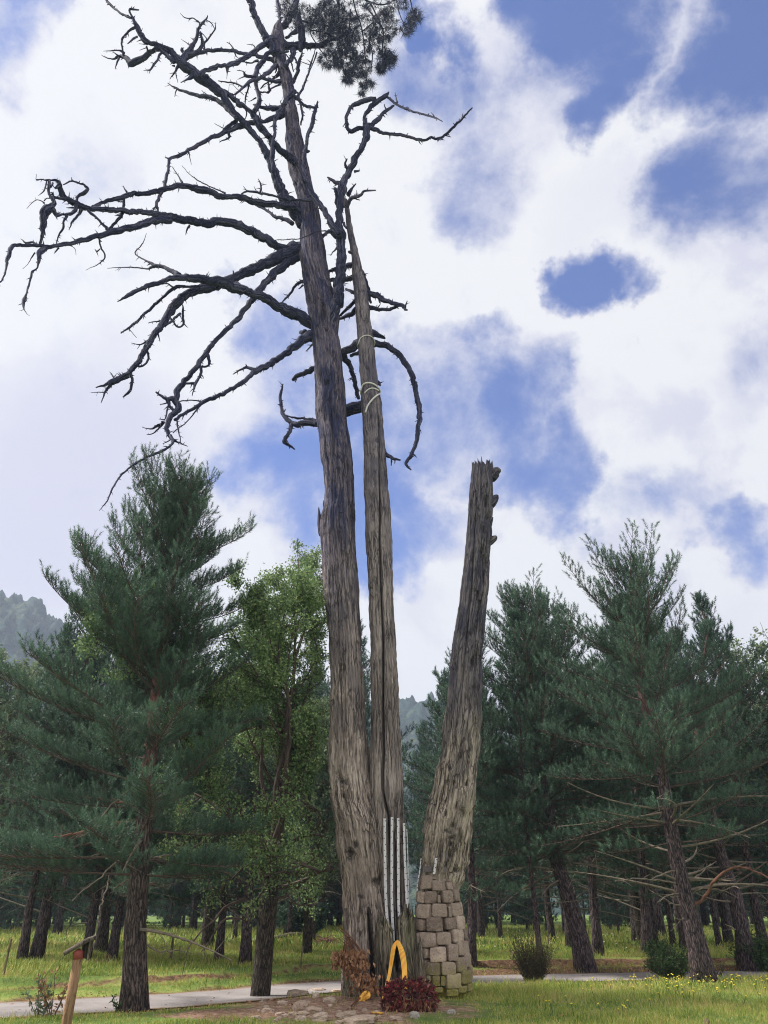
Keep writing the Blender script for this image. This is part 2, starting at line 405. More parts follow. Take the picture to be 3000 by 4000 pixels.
# openings in the cloud: (direction given by picture position, angular radius in pixels, strength)
HOLES = [(40, 60, 190, .75), (10, 260, 130, .6), (210, 110, 110, .6), (480, 640, 150, .28), (820, 20, 90, .2),
         (1960, 120, 150, 1.0), (2130, 60, 250, 1.2), (2250, 270, 190, 1.15), (2050, 330, 210, .7), (1860, 430, 160, .55), (1900, 720, 170, .55), (1780, 560, 90, .3),
         (2850, 60, 280, 1.15), (2980, 200, 160, .9), (2560, 30, 160, .6), (2860, 720, 190, .75), (2990, 620, 150, .6), (2700, 900, 100, .3),
         (2340, 1145, 135, 1.15), (2240, 1165, 80, .6), (2460, 1135, 90, .7),
         (1620, 1620, 230, .8), (1800, 1500, 140, .6), (1900, 1600, 190, .9), (2080, 1760, 170, .9), (1950, 1740, 150, .8), (1600, 1850, 200, .55), (1560, 2060, 170, .9), (1720, 2020, 130, .7), (1470, 1900, 170, .8),
         (1150, 1420, 190, .65), (1060, 1240, 120, .6), (1200, 1900, 260, .95), (1080, 2010, 170, .6), (1380, 1560, 150, .8), (1230, 2120, 130, .8),
         (2760, 2010, 120, .85), (2850, 2090, 100, .7), (2620, 1950, 120, .55), (2900, 1430, 170, .45), (2500, 1900, 130, .35), (2850, 2400, 130, .2)]
tot = None
for (px, py, r, st_) in HOLES:
    dv = raydir(px, py); ln = np.linalg.norm(dv); dv = dv/ln; a = r/ln
    dt = W.vmath('DOT_PRODUCT', dw, tuple(dv)).outputs['Value']
    m_ = W.maprange(dt, math.cos(a*1.7), 1.0, 0, st_*1.08, smooth=False)
    tot = m_ if tot is None else W.math('MAXIMUM', tot, m_)
nA = W.noise(d, 7, 10, .64, .15).outputs[0]
nC = W.noise(d, 3.0, 4, .5).outputs[0]
hole = W.maprange(W.math('ADD', tot, W.math('MULTIPLY', W.math('SUBTRACT', nA, .5), 1.8)), .12, .98)
# unseen cloud behind the camera is set brighter, added to light the foreground
y_ = W.n('ShaderNodeSeparateXYZ', ins={0: d}).outputs
gl = raydir(420, 900); gl = gl/np.linalg.norm(gl)
dsun = W.vmath('DOT_PRODUCT', d, tuple(gl)).outputs['Value']
bright = W.maprange(dsun, -.05, .55)
white = .885/EXPO
lav = W.mix(W.maprange(nC, .40, .60, 0, 1), (white*.80, white*.79, white*.93), (white, white, white))
edge = W.maprange(tot, .02, .5, 0, .75)
lowleft = W.maprange(W.vmath('DOT_PRODUCT', dw, tuple(raydir(250, 1900)/np.linalg.norm(raydir(250, 1900)))).outputs['Value'], .972, .999, 0, .9)
shade = W.math('MULTIPLY', W.math('MULTIPLY', W.maprange(W.noise(d, 6, 6, .6, .3).outputs[0], .47, .62), W.maprange(dsun, .93, .72)), .8)
c1 = W.mix(W.math('MAXIMUM', W.math('MAXIMUM', W.math('MULTIPLY', edge, .8), lowleft), shade), (white*1.0, white*1.0, white*1.0), (white*.72, white*.71, white*.86))
cloud = W.mix(bright, (white*1.35, white*1.33, white*1.36), c1)  # the brighter colour is fill added out of view
skyc = W.n('ShaderNodeVectorMath', operation='SCALE', ins={0: sky, 'Scale': 1.0}).outputs[0]
skyd = W.mix(1.0, skyc, (.19, .38, .75), 'MULTIPLY')
# the sky term stays a physical sky at 0.1; clouds are given at their own brightness, so divide them
cl = W.vmath('SCALE', cloud); cl.inputs['Scale'].default_value = 1/.12
col = W.mix(hole, cl.outputs[0], skyd)
W.out(W.n('ShaderNodeBackground', ins={'Color': col, 'Strength': .12}).outputs[0])

# ------------------------------------------------------------------ ground
RC = np.array([(-40, -4), (-25, 2.5), (-14, 7.0), (-8, 10.2), (-5.3, 11.75), (-3.26, 12.95), (-1.97, 14.1), (-.74, 15.5), (1.9, 16.95), (4.65, 17.75), (8, 18.4), (14, 19.4), (24, 20.5), (45, 22)], float)
RCF = catmull(np.c_[RC, np.zeros(len(RC))], .25)[:, :2]
def road_dist(x, y):
    x = np.atleast_1d(np.asarray(x, float)); y = np.atleast_1d(np.asarray(y, float))
    yc = np.interp(x, RCF[:, 0], RCF[:, 1]); sl_ = np.gradient(RCF[:, 1], RCF[:, 0]); s_ = np.interp(x, RCF[:, 0], sl_)
    return (y-yc)/np.sqrt(1+s_**2)
RW = 1.0
def gz(x, y):
    x = np.atleast_1d(np.asarray(x, float)); y = np.atleast_1d(np.asarray(y, float))
    z = -.6*sstep(0, 7, 10.6-y)
    rd = road_dist(x, y)
    n = fbm(np.c_[x*.35, y*.35, x*0], 3, 5)
    fade = sstep(1.0, 3.0, np.abs(rd))
    z = z + .05*n*fade*sstep(60, 20, y)
    z = z - .03*sstep(1.5, .9, np.abs(rd))
    z = z + .06*sstep(1.15, 1.5, rd)+.13*sstep(1.75+.3*n, 1.95+.3*n, rd)*sstep(-30, -10, x) + .05*sstep(3, 12, rd)
    z = z + .06*np.exp(-((x+.2)**2+(y-12.4)**2)/2.5)
    return z
def gz1(x, y): return float(gz(x, y)[0])
def ground_at(px, py):
    d_ = raydir(px, py); lo, hi = 2.0, 400.0
    f = lambda Y: (CAM[2]+d_[2]*Y/d_[1]) - gz1(d_[0]*Y/d_[1], Y)
    Y = 3.0
    while Y < 400 and f(Y) > 0: Y *= 1.01
    a, b = Y/1.01, Y
    for _ in range(25):
        m_ = (a+b)/2
        if f(m_) > 0: a = m_
        else: b = m_
    return np.array([d_[0]*b/d_[1], b, gz1(d_[0]*b/d_[1], b)])

def grid_mesh(xs, ys, zf, name, mat, rnd=None):
    Xg, Yg = np.meshgrid(xs, ys); x = Xg.ravel(); y = Yg.ravel()
    mb = MB(); nx, ny = len(xs), len(ys)
    i = np.arange(ny-1)[:, None]*nx+np.arange(nx-1)[None]
    Q = np.stack([i, i+1, i+nx+1, i+nx], -1).reshape(-1, 4)
    mb.add(np.c_[x, y, zf(x, y)], Q, rnd=0 if rnd is None else rnd(x, y))
    return mb.build(name, mat)
xs = np.concatenate([-np.geomspace(750, 12, 26), np.arange(-11.8, 11.9, .14), np.geomspace(12, 750, 26)])
ys = np.concatenate([-np.geomspace(19, 4, 6), np.arange(-3.5, 9.5, .5), np.arange(9.5, 24, .14), np.arange(24, 50, .8), np.geomspace(50, 920, 18)])
def verge(x, y):
    rd = road_dist(x, y)
    return sstep(1.5, 1.05, np.abs(rd))*.75 + .8*np.exp(-((rd-1.85)/.10)**2) + .6*sstep(.9, 1.4, rd)*sstep(2.3, 1.7, rd)*sstep(0, 2.5, x)
g = grid_mesh(xs, ys, gz, 'ground', M['ground'], verge); tag(g, kind='structure')
# the track
cen = RCF[(RCF[:, 0] > -30) & (RCF[:, 0] < 40)]
tn = norm(np.gradient(cen, axis=0)); nm = np.c_[-tn[:, 1], tn[:, 0]]
offs = np.linspace(-1, 1, 13)
wob = .10*fbm(np.c_[cen*.8, cen[:, :1]*0], 3, 9)
V = []; Rr = []
for o_ in offs:
    w_ = o_*(RW+wob*(1 if o_ > 0 else -1))
    q = cen+nm*w_[:, None] if hasattr(w_, '__len__') else cen+nm*w_
    V.append(np.c_[q, gz(q[:, 0], q[:, 1])+.012]); Rr.append(np.full(len(q), abs(o_)**3))
V = np.concatenate(V); n_ = len(cen)
i = (np.arange(len(offs)-1)[:, None]*n_+np.arange(n_-1)[None])
mb = MB(); mb.add(V, np.stack([i, i+1, i+n_+1, i+n_], -1).reshape(-1, 4), rnd=np.concatenate(Rr))
tag(mb.build('road', M['road']), kind='structure')

# wooded hill behind
rng = np.random.default_rng(3)
az = np.radians(np.linspace(-60, 60, 900)); rr = np.concatenate([np.linspace(230, 520, 110), np.linspace(560, 900, 8)])
AZ, RR = np.meshgrid(az, rr)
el = np.interp(np.degrees(AZ), [-75, -40, -31, -26, -23, -19, -12, -5, 0, 1.2, 3, 5, 9, 15, 25, 75], [15, 18.5, 19.0, 18.3, 16.5, 13.0, 9.5, 11.5, 12.4, 12.9, 12.8, 12.2, 9.5, 9, 10, 12])
top = np.tan(np.radians(el))*430+1
prof = sstep(235, 430, RR)*(1-.12*sstep(460, 900, RR))
Zh = top*prof
xy = np.c_[(RR*np.sin(AZ)).ravel(), (RR*np.cos(AZ)).ravel()]
zh = Zh.ravel()+np.abs(fbm(np.c_[xy*.16, xy[:, :1]*0], 3, 2))*13*sstep(230, 260, RR.ravel())+fbm(np.c_[xy*.02, xy[:, :1]*0], 3, 4)*10*sstep(230, 330, RR.ravel())
mb = MB(); i = np.arange(len(rr)-1)[:, None]*len(az)+np.arange(len(az)-1)[None]
mb.add(np.c_[xy, zh-.5], np.stack([i, i+len(az), i+len(az)+1, i+1], -1).reshape(-1, 4))
tag(mb.build('hill', M['hill']), kind='structure')
# ------------------------------------------------------------------ the old three-trunked dead tree
CR = {'A': (0, 0, .60277), 'B': (900, 0, .60277), 'C': (0, 900, .60277), 'E': (900, 700, .60277), 'a': (350, 0, .30139), 'b': (850, 0, .30139),
      'c': (850, 400, .30139), 'd': (0, 650, .30139), 'D': (1200, 1200, .5425), 'S': (1200, 3100, .48222), 'M': (1200, 2500, .48222)}
def parse(s):
    cr = None; out = []
    for tok in s.split():
        if tok in CR: cr = CR[tok]; continue
        x, y, w = (float(q) for q in tok.split(','))
        out.append((cr[0]+x*cr[2], cr[1]+y*cr[2], w*cr[2]))
    return np.array(out)

T1 = [(85, 1080, 1098), (105, 1072, 1103), (125, 1064, 1107), (142, 1058, 1109), (196, 1072, 1115), (241, 1076, 1120), (301, 1094, 1142), (362, 1105, 1151), (407, 1112, 1154), (452, 1115, 1166), (500, 1118, 1172),
      (551, 1115, 1184), (611, 1121, 1197), (671, 1130, 1209), (732, 1151, 1222), (777, 1164, 1232), (822, 1176, 1245), (882, 1176, 1255), (912, 1172, 1257), (973, 1174, 1272), (1001, 1171, 1274),
      (1060, 1182, 1281), (1122, 1192, 1300), (1182, 1198, 1322), (1242, 1210, 1325), (1303, 1219, 1322), (1363, 1225, 1333), (1423, 1231, 1337), (1484, 1234, 1343), (1545, 1236, 1348), (1604, 1233, 1353),
      (1664, 1244, 1358), (1725, 1250, 1367), (1785, 1253, 1375), (1845, 1265, 1379), (1906, 1269, 1382), (1966, 1268, 1385), (2010, 1256, 1386), (2068, 1252, 1387), (2176, 1257, 1392),
      (2285, 1265, 1401), (2393, 1276, 1405), (2500, 1288, 1412), (2645, 1291, 1417), (2789, 1292, 1427), (2934, 1288, 1434), (3030, 1287, 1446), (3127, 1294, 1462), (3223, 1308, 1489),
      (3320, 1320, 1494), (3389, 1333, 1501), (3486, 1344, 1509), (3582, 1349, 1519), (3664, 1352, 1524), (3727, 1350, 1520), (3799, 1338, 1505), (3871, 1336, 1500), (3915, 1338, 1502), (3990, 1336, 1506)]
T2 = [(780, 1345, 1358), (800, 1345, 1361), (881, 1352, 1376), (1001, 1373, 1403), (1062, 1374, 1418), (1122, 1382, 1433), (1182, 1387, 1440), (1242, 1391, 1446), (1303, 1395, 1458), (1423, 1403, 1470),
      (1514, 1411, 1479), (1574, 1411, 1491), (1664, 1418, 1497), (1785, 1423, 1508), (1906, 1423, 1516), (1959, 1425, 1523), (2122, 1430, 1532), (2285, 1439, 1535), (2393, 1441, 1539), (2500, 1448, 1545),
      (2645, 1448, 1554), (2789, 1451, 1559), (2934, 1448, 1569), (3030, 1446, 1574), (3127, 1446, 1576), (3199, 1450, 1579), (3293, 1470, 1583), (3437, 1485, 1588), (3534, 1495, 1593), (3606, 1500, 1598), (3750, 1500, 1610), (3990, 1500, 1615)]
T3 = [(1838, 1845, 1925), (1851, 1846, 1930), (1905, 1838, 1926), (1959, 1832, 1927), (2068, 1824, 1919), (2176, 1816, 1913), (2285, 1802, 1908), (2393, 1789, 1897), (2500, 1770, 1884), (2596, 1759, 1881), (2693, 1750, 1879),
      (2760, 1743, 1877), (2813, 1735, 1882), (2886, 1728, 1873), (2982, 1716, 1865), (3079, 1697, 1857), (3175, 1677, 1846), (3272, 1658, 1836), (3368, 1648, 1822), (3400, 1645, 1806), (3437, 1639, 1800), (3462, 1636, 1788),
      (3600, 1640, 1770), (3990, 1645, 1775)]
def prof_at(T, py):
    T = np.array(T); return np.interp(py, T[:, 0], T[:, 1]), np.interp(py, T[:, 0], T[:, 2])
def on_trunk(T, px, py, Y=TY, lift=.01):
    l, r = prof_at(T, py); c = P((l+r)/2, py, Y); R = (r-l)/2*mpp(c); dx = np.clip((px-(l+r)/2)/((r-l)/2), -.98, .98)
    return np.array([c[0]+dx*R*(1+lift/max(R, .01)), Y-math.sqrt(1-dx*dx)*R-lift, c[2]])

def build_trunk(T, Y, name, mat, parent, seed, amp=.07, grooves=(), gnarl=0.0, jag=None, sides=168, step=7.0, blobs=(), pits=()):
    ys_ = np.arange(T[0][0], T[-1][0]+.1, step); n = len(ys_)
    l, r = prof_at(T, ys_)
    l = l+fbm(np.c_[ys_*.045, ys_*0, ys_*0+seed], 4, seed)*2.6; r = r+fbm(np.c_[ys_*.045, ys_*0, ys_*0+seed+9], 4, seed+3)*2.6
    cen = np.array([P((a+b)/2, y, Y) for a, b, y in zip(l, r, ys_)]); R = np.array([(b-a)/2*mpp(c) for a, b, c in zip(l, r, cen)])
    th = (np.arange(sides)/sides*2*math.pi)[None]
    c, s = np.cos(th), np.sin(th)
    z = cen[:, 2][:, None]
    q = lambda fa, fz, rr=1.0: np.stack([c*fa+0*z, s*fa+0*z, z*fz+0*th], -1).reshape(-1, 3)
    warp = fbm(q(1.2, .35)+seed, 3, seed+1).reshape(n, sides)*.5
    def qq(fa, fz):
        t2 = th+warp
        return np.stack([np.cos(t2)*fa, np.sin(t2)*fa, z*fz+0*t2], -1).reshape(-1, 3)
    fine = fbm(qq(9, 1.1), 4, seed+2).reshape(n, sides)
    ridg = 1-2*np.abs(fbm(qq(4.5, .55), 3, seed+4).reshape(n, sides))
    low = fbm(q(1.3, .6)+seed, 3, seed+6).reshape(n, sides)
    fine2 = fbm(qq(22, 2.2), 3, seed+12).reshape(n, sides)
    disp = amp*(1.15*fine+.7*fine2+.6*(ridg-.75)+.7*low)
    if gnarl:
        zz = z+0*th
        k = gnarl if not callable(gnarl) else gnarl(zz)
        disp = disp+k*(fbm(qq(3.2, 2.6), 4, seed+8).reshape(n, sides))
    fade = np.minimum(1, (np.arange(n)[:, None]+1)/4)
    Rg = R[:, None]*(1+disp*fade)
    V = np.stack([cen[:, 0][:, None]+Rg*c, Y+Rg*s, z+0*Rg], -1)
    # splits and hollows traced where the picture shows them, cut into the front of the trunk
    pxy = proj(V.reshape(-1, 3)); px = pxy[0].reshape(n, sides); py = pxy[1].reshape(n, sides)
    front = (np.sin(th) < .15)+0*z; recess_shade = 0*z+0*th  # marks splits and pits whose shade is painted darker
    for gl in grooves:
        G = np.array(gl); x0 = np.interp(py, G[:, 0], G[:, 1]); w = np.interp(py, G[:, 0], G[:, 2]); dep = np.interp(py, G[:, 0], G[:, 3])
        inn = (py > G[0, 0]) & (py < G[-1, 0])
        k = np.exp(-((px-x0)/np.maximum(w, .5))**2*1.2)*dep*inn*front
        recess_shade = np.maximum(recess_shade, np.clip(k*1.7, 0, 1))
        Rg = Rg*(1-np.clip(k, 0, .8))
    wx = 6*fbm(np.stack([px*.08, py*.08, px*0], -1).reshape(-1, 3), 3, 61).reshape(px.shape)*2
    for (x0, y0, rx, ry, dp) in pits:
        e_ = ((px-x0+wx)/rx)**2+((py-y0+wx)/ry)**2; k = np.exp(-e_*1.1)*front; Rg = Rg*(1-k*dp+.5*dp*np.exp(-(e_-1.9)**2*2)*front); recess_shade = np.maximum(recess_shade, np.clip(k*1.15-.1, 0, 1))
    V = np.stack([cen[:, 0][:, None]+Rg*c, Y+Rg*s, z+0*Rg], -1)
    if jag is not None:
        jn = np.abs(vnoise(np.stack([th[0]*5.5, th[0]*0, th[0]*0+seed], -1), seed))+.6*np.abs(vnoise(np.stack([th[0]*13, th[0]*0, th[0]*0+seed], -1), seed+1))
        wz = np.exp(-np.arange(n)/5.0)
        V[:, :, 2] += (jn*jag)[None]*wz[:, None]
    fib = np.stack([Rg*c, Rg*s, z*1.02+0*Rg], -1)+np.array([seed*1.3, 0, seed*2.1])
    mb = MB(); i = np.arange(n-1)[:, None]*sides; j = np.arange(sides)[None]; j2 = (j+1) % sides
    Q = np.stack([i+j, i+sides+j, i+sides+j2, i+j2], -1).reshape(-1, 4)
    VV = V.reshape(-1, 3); ff = fib.reshape(-1, 3)
    ctr = cen[0].copy(); ctr[2] -= .25 if jag is not None else -.05
    VV = np.concatenate([VV, [ctr]]); ff = np.concatenate([ff, [[seed, 0, 0]]])
    mb.add(VV, Q, [[len(VV)-1, k, (k+1) % sides] for k in range(sides)], ff, np.r_[recess_shade.ravel(), [.6]])
    for b in blobs:
        pts = parse(b); pts = catmull(pts, 4); pw = np.array([P(x, y, Y-.03) for x, y, _ in pts]); rd = np.array([w/2*mpp(p) for (_, _, w), p in zip(pts, pw)])
        tube(mb, pw, rd, 12, True, .55, seed=seed+int(pts[0][0]) % 17)
    return mb.build(name, mat, parent)

OT = empty('dead_tree', (0, 0, 0), 'huge dead grey tree with three bare trunks from one base and crooked dark limbs', 'tree')

g1 = [[(3540, 1438, 3, .0), (3570, 1440, 6, .5), (3650, 1450, 9, .7), (3727, 1464, 15, .75), (3800, 1470, 17, .75), (3870, 1470, 10, .5)],
      [(2450, 1340, 5, 0), (2560, 1338, 7, .10), (2760, 1345, 5, .12), (2850, 1350, 4, 0)],
      [(1560, 1290, 3, 0), (1620, 1294, 6, .22), (1720, 1297, 5, .18), (1790, 1300, 3, 0)],
      [(2990, 1318, 5, 0), (3030, 1322, 12, .2), (3060, 1330, 10, .16), (3090, 1330, 4, 0)],
      [(3310, 1366, 5, 0), (3335, 1370, 14, .14), (3370, 1372, 8, .1), (3390, 1372, 4, 0)],
      [(3420, 1450, 8, 0), (3450, 1468, 16, .10), (3480, 1480, 10, .07), (3500, 1485, 4, 0)],
      [(1480, 1268, 4, 0), (1492, 1272, 5, .35), (1510, 1272, 4, 0)],
      [(2100, 1310, 2, 0), (2300, 1318, 3, .12), (2600, 1325, 3, .12), (2900, 1340, 3, .10), (3100, 1352, 3, .12), (3300, 1395, 2, .1), (3400, 1400, 2, 0)]]
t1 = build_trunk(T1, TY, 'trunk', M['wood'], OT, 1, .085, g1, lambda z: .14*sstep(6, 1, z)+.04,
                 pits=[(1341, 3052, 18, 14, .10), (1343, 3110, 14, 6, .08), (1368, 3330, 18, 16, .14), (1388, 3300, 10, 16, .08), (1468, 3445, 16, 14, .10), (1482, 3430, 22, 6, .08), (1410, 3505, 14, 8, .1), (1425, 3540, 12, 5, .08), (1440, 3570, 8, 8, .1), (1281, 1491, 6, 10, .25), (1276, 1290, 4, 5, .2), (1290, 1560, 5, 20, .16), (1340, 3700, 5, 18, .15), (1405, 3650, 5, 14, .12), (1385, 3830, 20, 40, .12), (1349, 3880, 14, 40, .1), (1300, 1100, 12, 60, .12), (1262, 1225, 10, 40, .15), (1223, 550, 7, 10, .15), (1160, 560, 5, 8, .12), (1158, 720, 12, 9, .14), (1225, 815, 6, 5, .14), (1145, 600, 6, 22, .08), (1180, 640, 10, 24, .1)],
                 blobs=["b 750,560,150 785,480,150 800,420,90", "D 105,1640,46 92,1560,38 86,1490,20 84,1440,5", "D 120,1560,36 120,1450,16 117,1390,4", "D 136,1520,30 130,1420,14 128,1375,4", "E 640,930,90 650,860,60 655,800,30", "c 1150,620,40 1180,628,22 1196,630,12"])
tag(t1, 'tall left trunk carrying the long crooked limbs')
g2 = [[(1560, 1470, 2, 0), (1592, 1476, 3, .3), (1725, 1484, 3, .35), (1824, 1483, 3, .4), (2014, 1486, 3.5, .5), (2095, 1483, 3.5, .5), (2285, 1488, 4, .55), (2500, 1497, 4.5, .6), (2741, 1495, 4.5, .6), (2934, 1498, 4.5, .6), (3079, 1492, 4, .6),
       (3151, 1509, 6, .6), (3190, 1521, 6, .6), (3250, 1522, 8, .6), (3400, 1524, 10, .6), (3600, 1530, 12, .7), (3800, 1540, 20, .7)],
      [(3230, 1543, 3, 0), (3260, 1543, 6, .35), (3640, 1555, 8, .5), (3700, 1558, 8, .4)], [(3230, 1563, 3, 0), (3280, 1563, 5, .3), (3600, 1574, 6, .4), (3650, 1575, 3, 0)]]
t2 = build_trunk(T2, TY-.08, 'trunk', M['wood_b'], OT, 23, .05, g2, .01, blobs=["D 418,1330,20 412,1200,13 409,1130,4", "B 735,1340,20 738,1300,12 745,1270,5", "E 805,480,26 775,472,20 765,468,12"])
tag(t2, 'slender middle trunk with a long dark split and rope round it')
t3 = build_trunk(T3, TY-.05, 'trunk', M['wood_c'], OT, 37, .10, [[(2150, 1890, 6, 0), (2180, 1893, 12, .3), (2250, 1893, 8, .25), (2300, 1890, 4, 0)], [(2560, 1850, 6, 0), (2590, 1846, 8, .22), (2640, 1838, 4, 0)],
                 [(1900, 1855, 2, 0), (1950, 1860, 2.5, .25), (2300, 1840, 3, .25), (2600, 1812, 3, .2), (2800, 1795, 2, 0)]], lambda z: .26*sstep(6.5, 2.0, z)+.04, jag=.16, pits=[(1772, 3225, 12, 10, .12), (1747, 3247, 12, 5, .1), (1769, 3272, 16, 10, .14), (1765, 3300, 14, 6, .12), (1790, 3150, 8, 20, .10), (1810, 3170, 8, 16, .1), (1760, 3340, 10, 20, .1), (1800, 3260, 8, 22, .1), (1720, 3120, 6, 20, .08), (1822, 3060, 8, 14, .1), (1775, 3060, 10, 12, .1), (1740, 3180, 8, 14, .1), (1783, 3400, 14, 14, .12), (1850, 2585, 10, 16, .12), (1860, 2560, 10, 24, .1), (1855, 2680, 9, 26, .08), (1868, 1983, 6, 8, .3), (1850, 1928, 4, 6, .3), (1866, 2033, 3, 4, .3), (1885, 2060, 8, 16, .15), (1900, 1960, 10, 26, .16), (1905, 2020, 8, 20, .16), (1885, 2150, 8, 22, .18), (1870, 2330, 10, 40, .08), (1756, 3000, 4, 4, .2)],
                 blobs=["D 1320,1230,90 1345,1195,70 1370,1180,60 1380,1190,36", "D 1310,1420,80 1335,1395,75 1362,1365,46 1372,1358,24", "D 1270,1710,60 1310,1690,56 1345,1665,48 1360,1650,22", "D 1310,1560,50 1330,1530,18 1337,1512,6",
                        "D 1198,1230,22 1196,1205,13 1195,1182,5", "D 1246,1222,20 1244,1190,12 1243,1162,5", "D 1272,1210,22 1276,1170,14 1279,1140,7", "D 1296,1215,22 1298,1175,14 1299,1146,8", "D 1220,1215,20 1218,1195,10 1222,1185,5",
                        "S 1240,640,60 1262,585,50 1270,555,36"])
tag(t3, 'leaning right trunk snapped off with a splintered top')

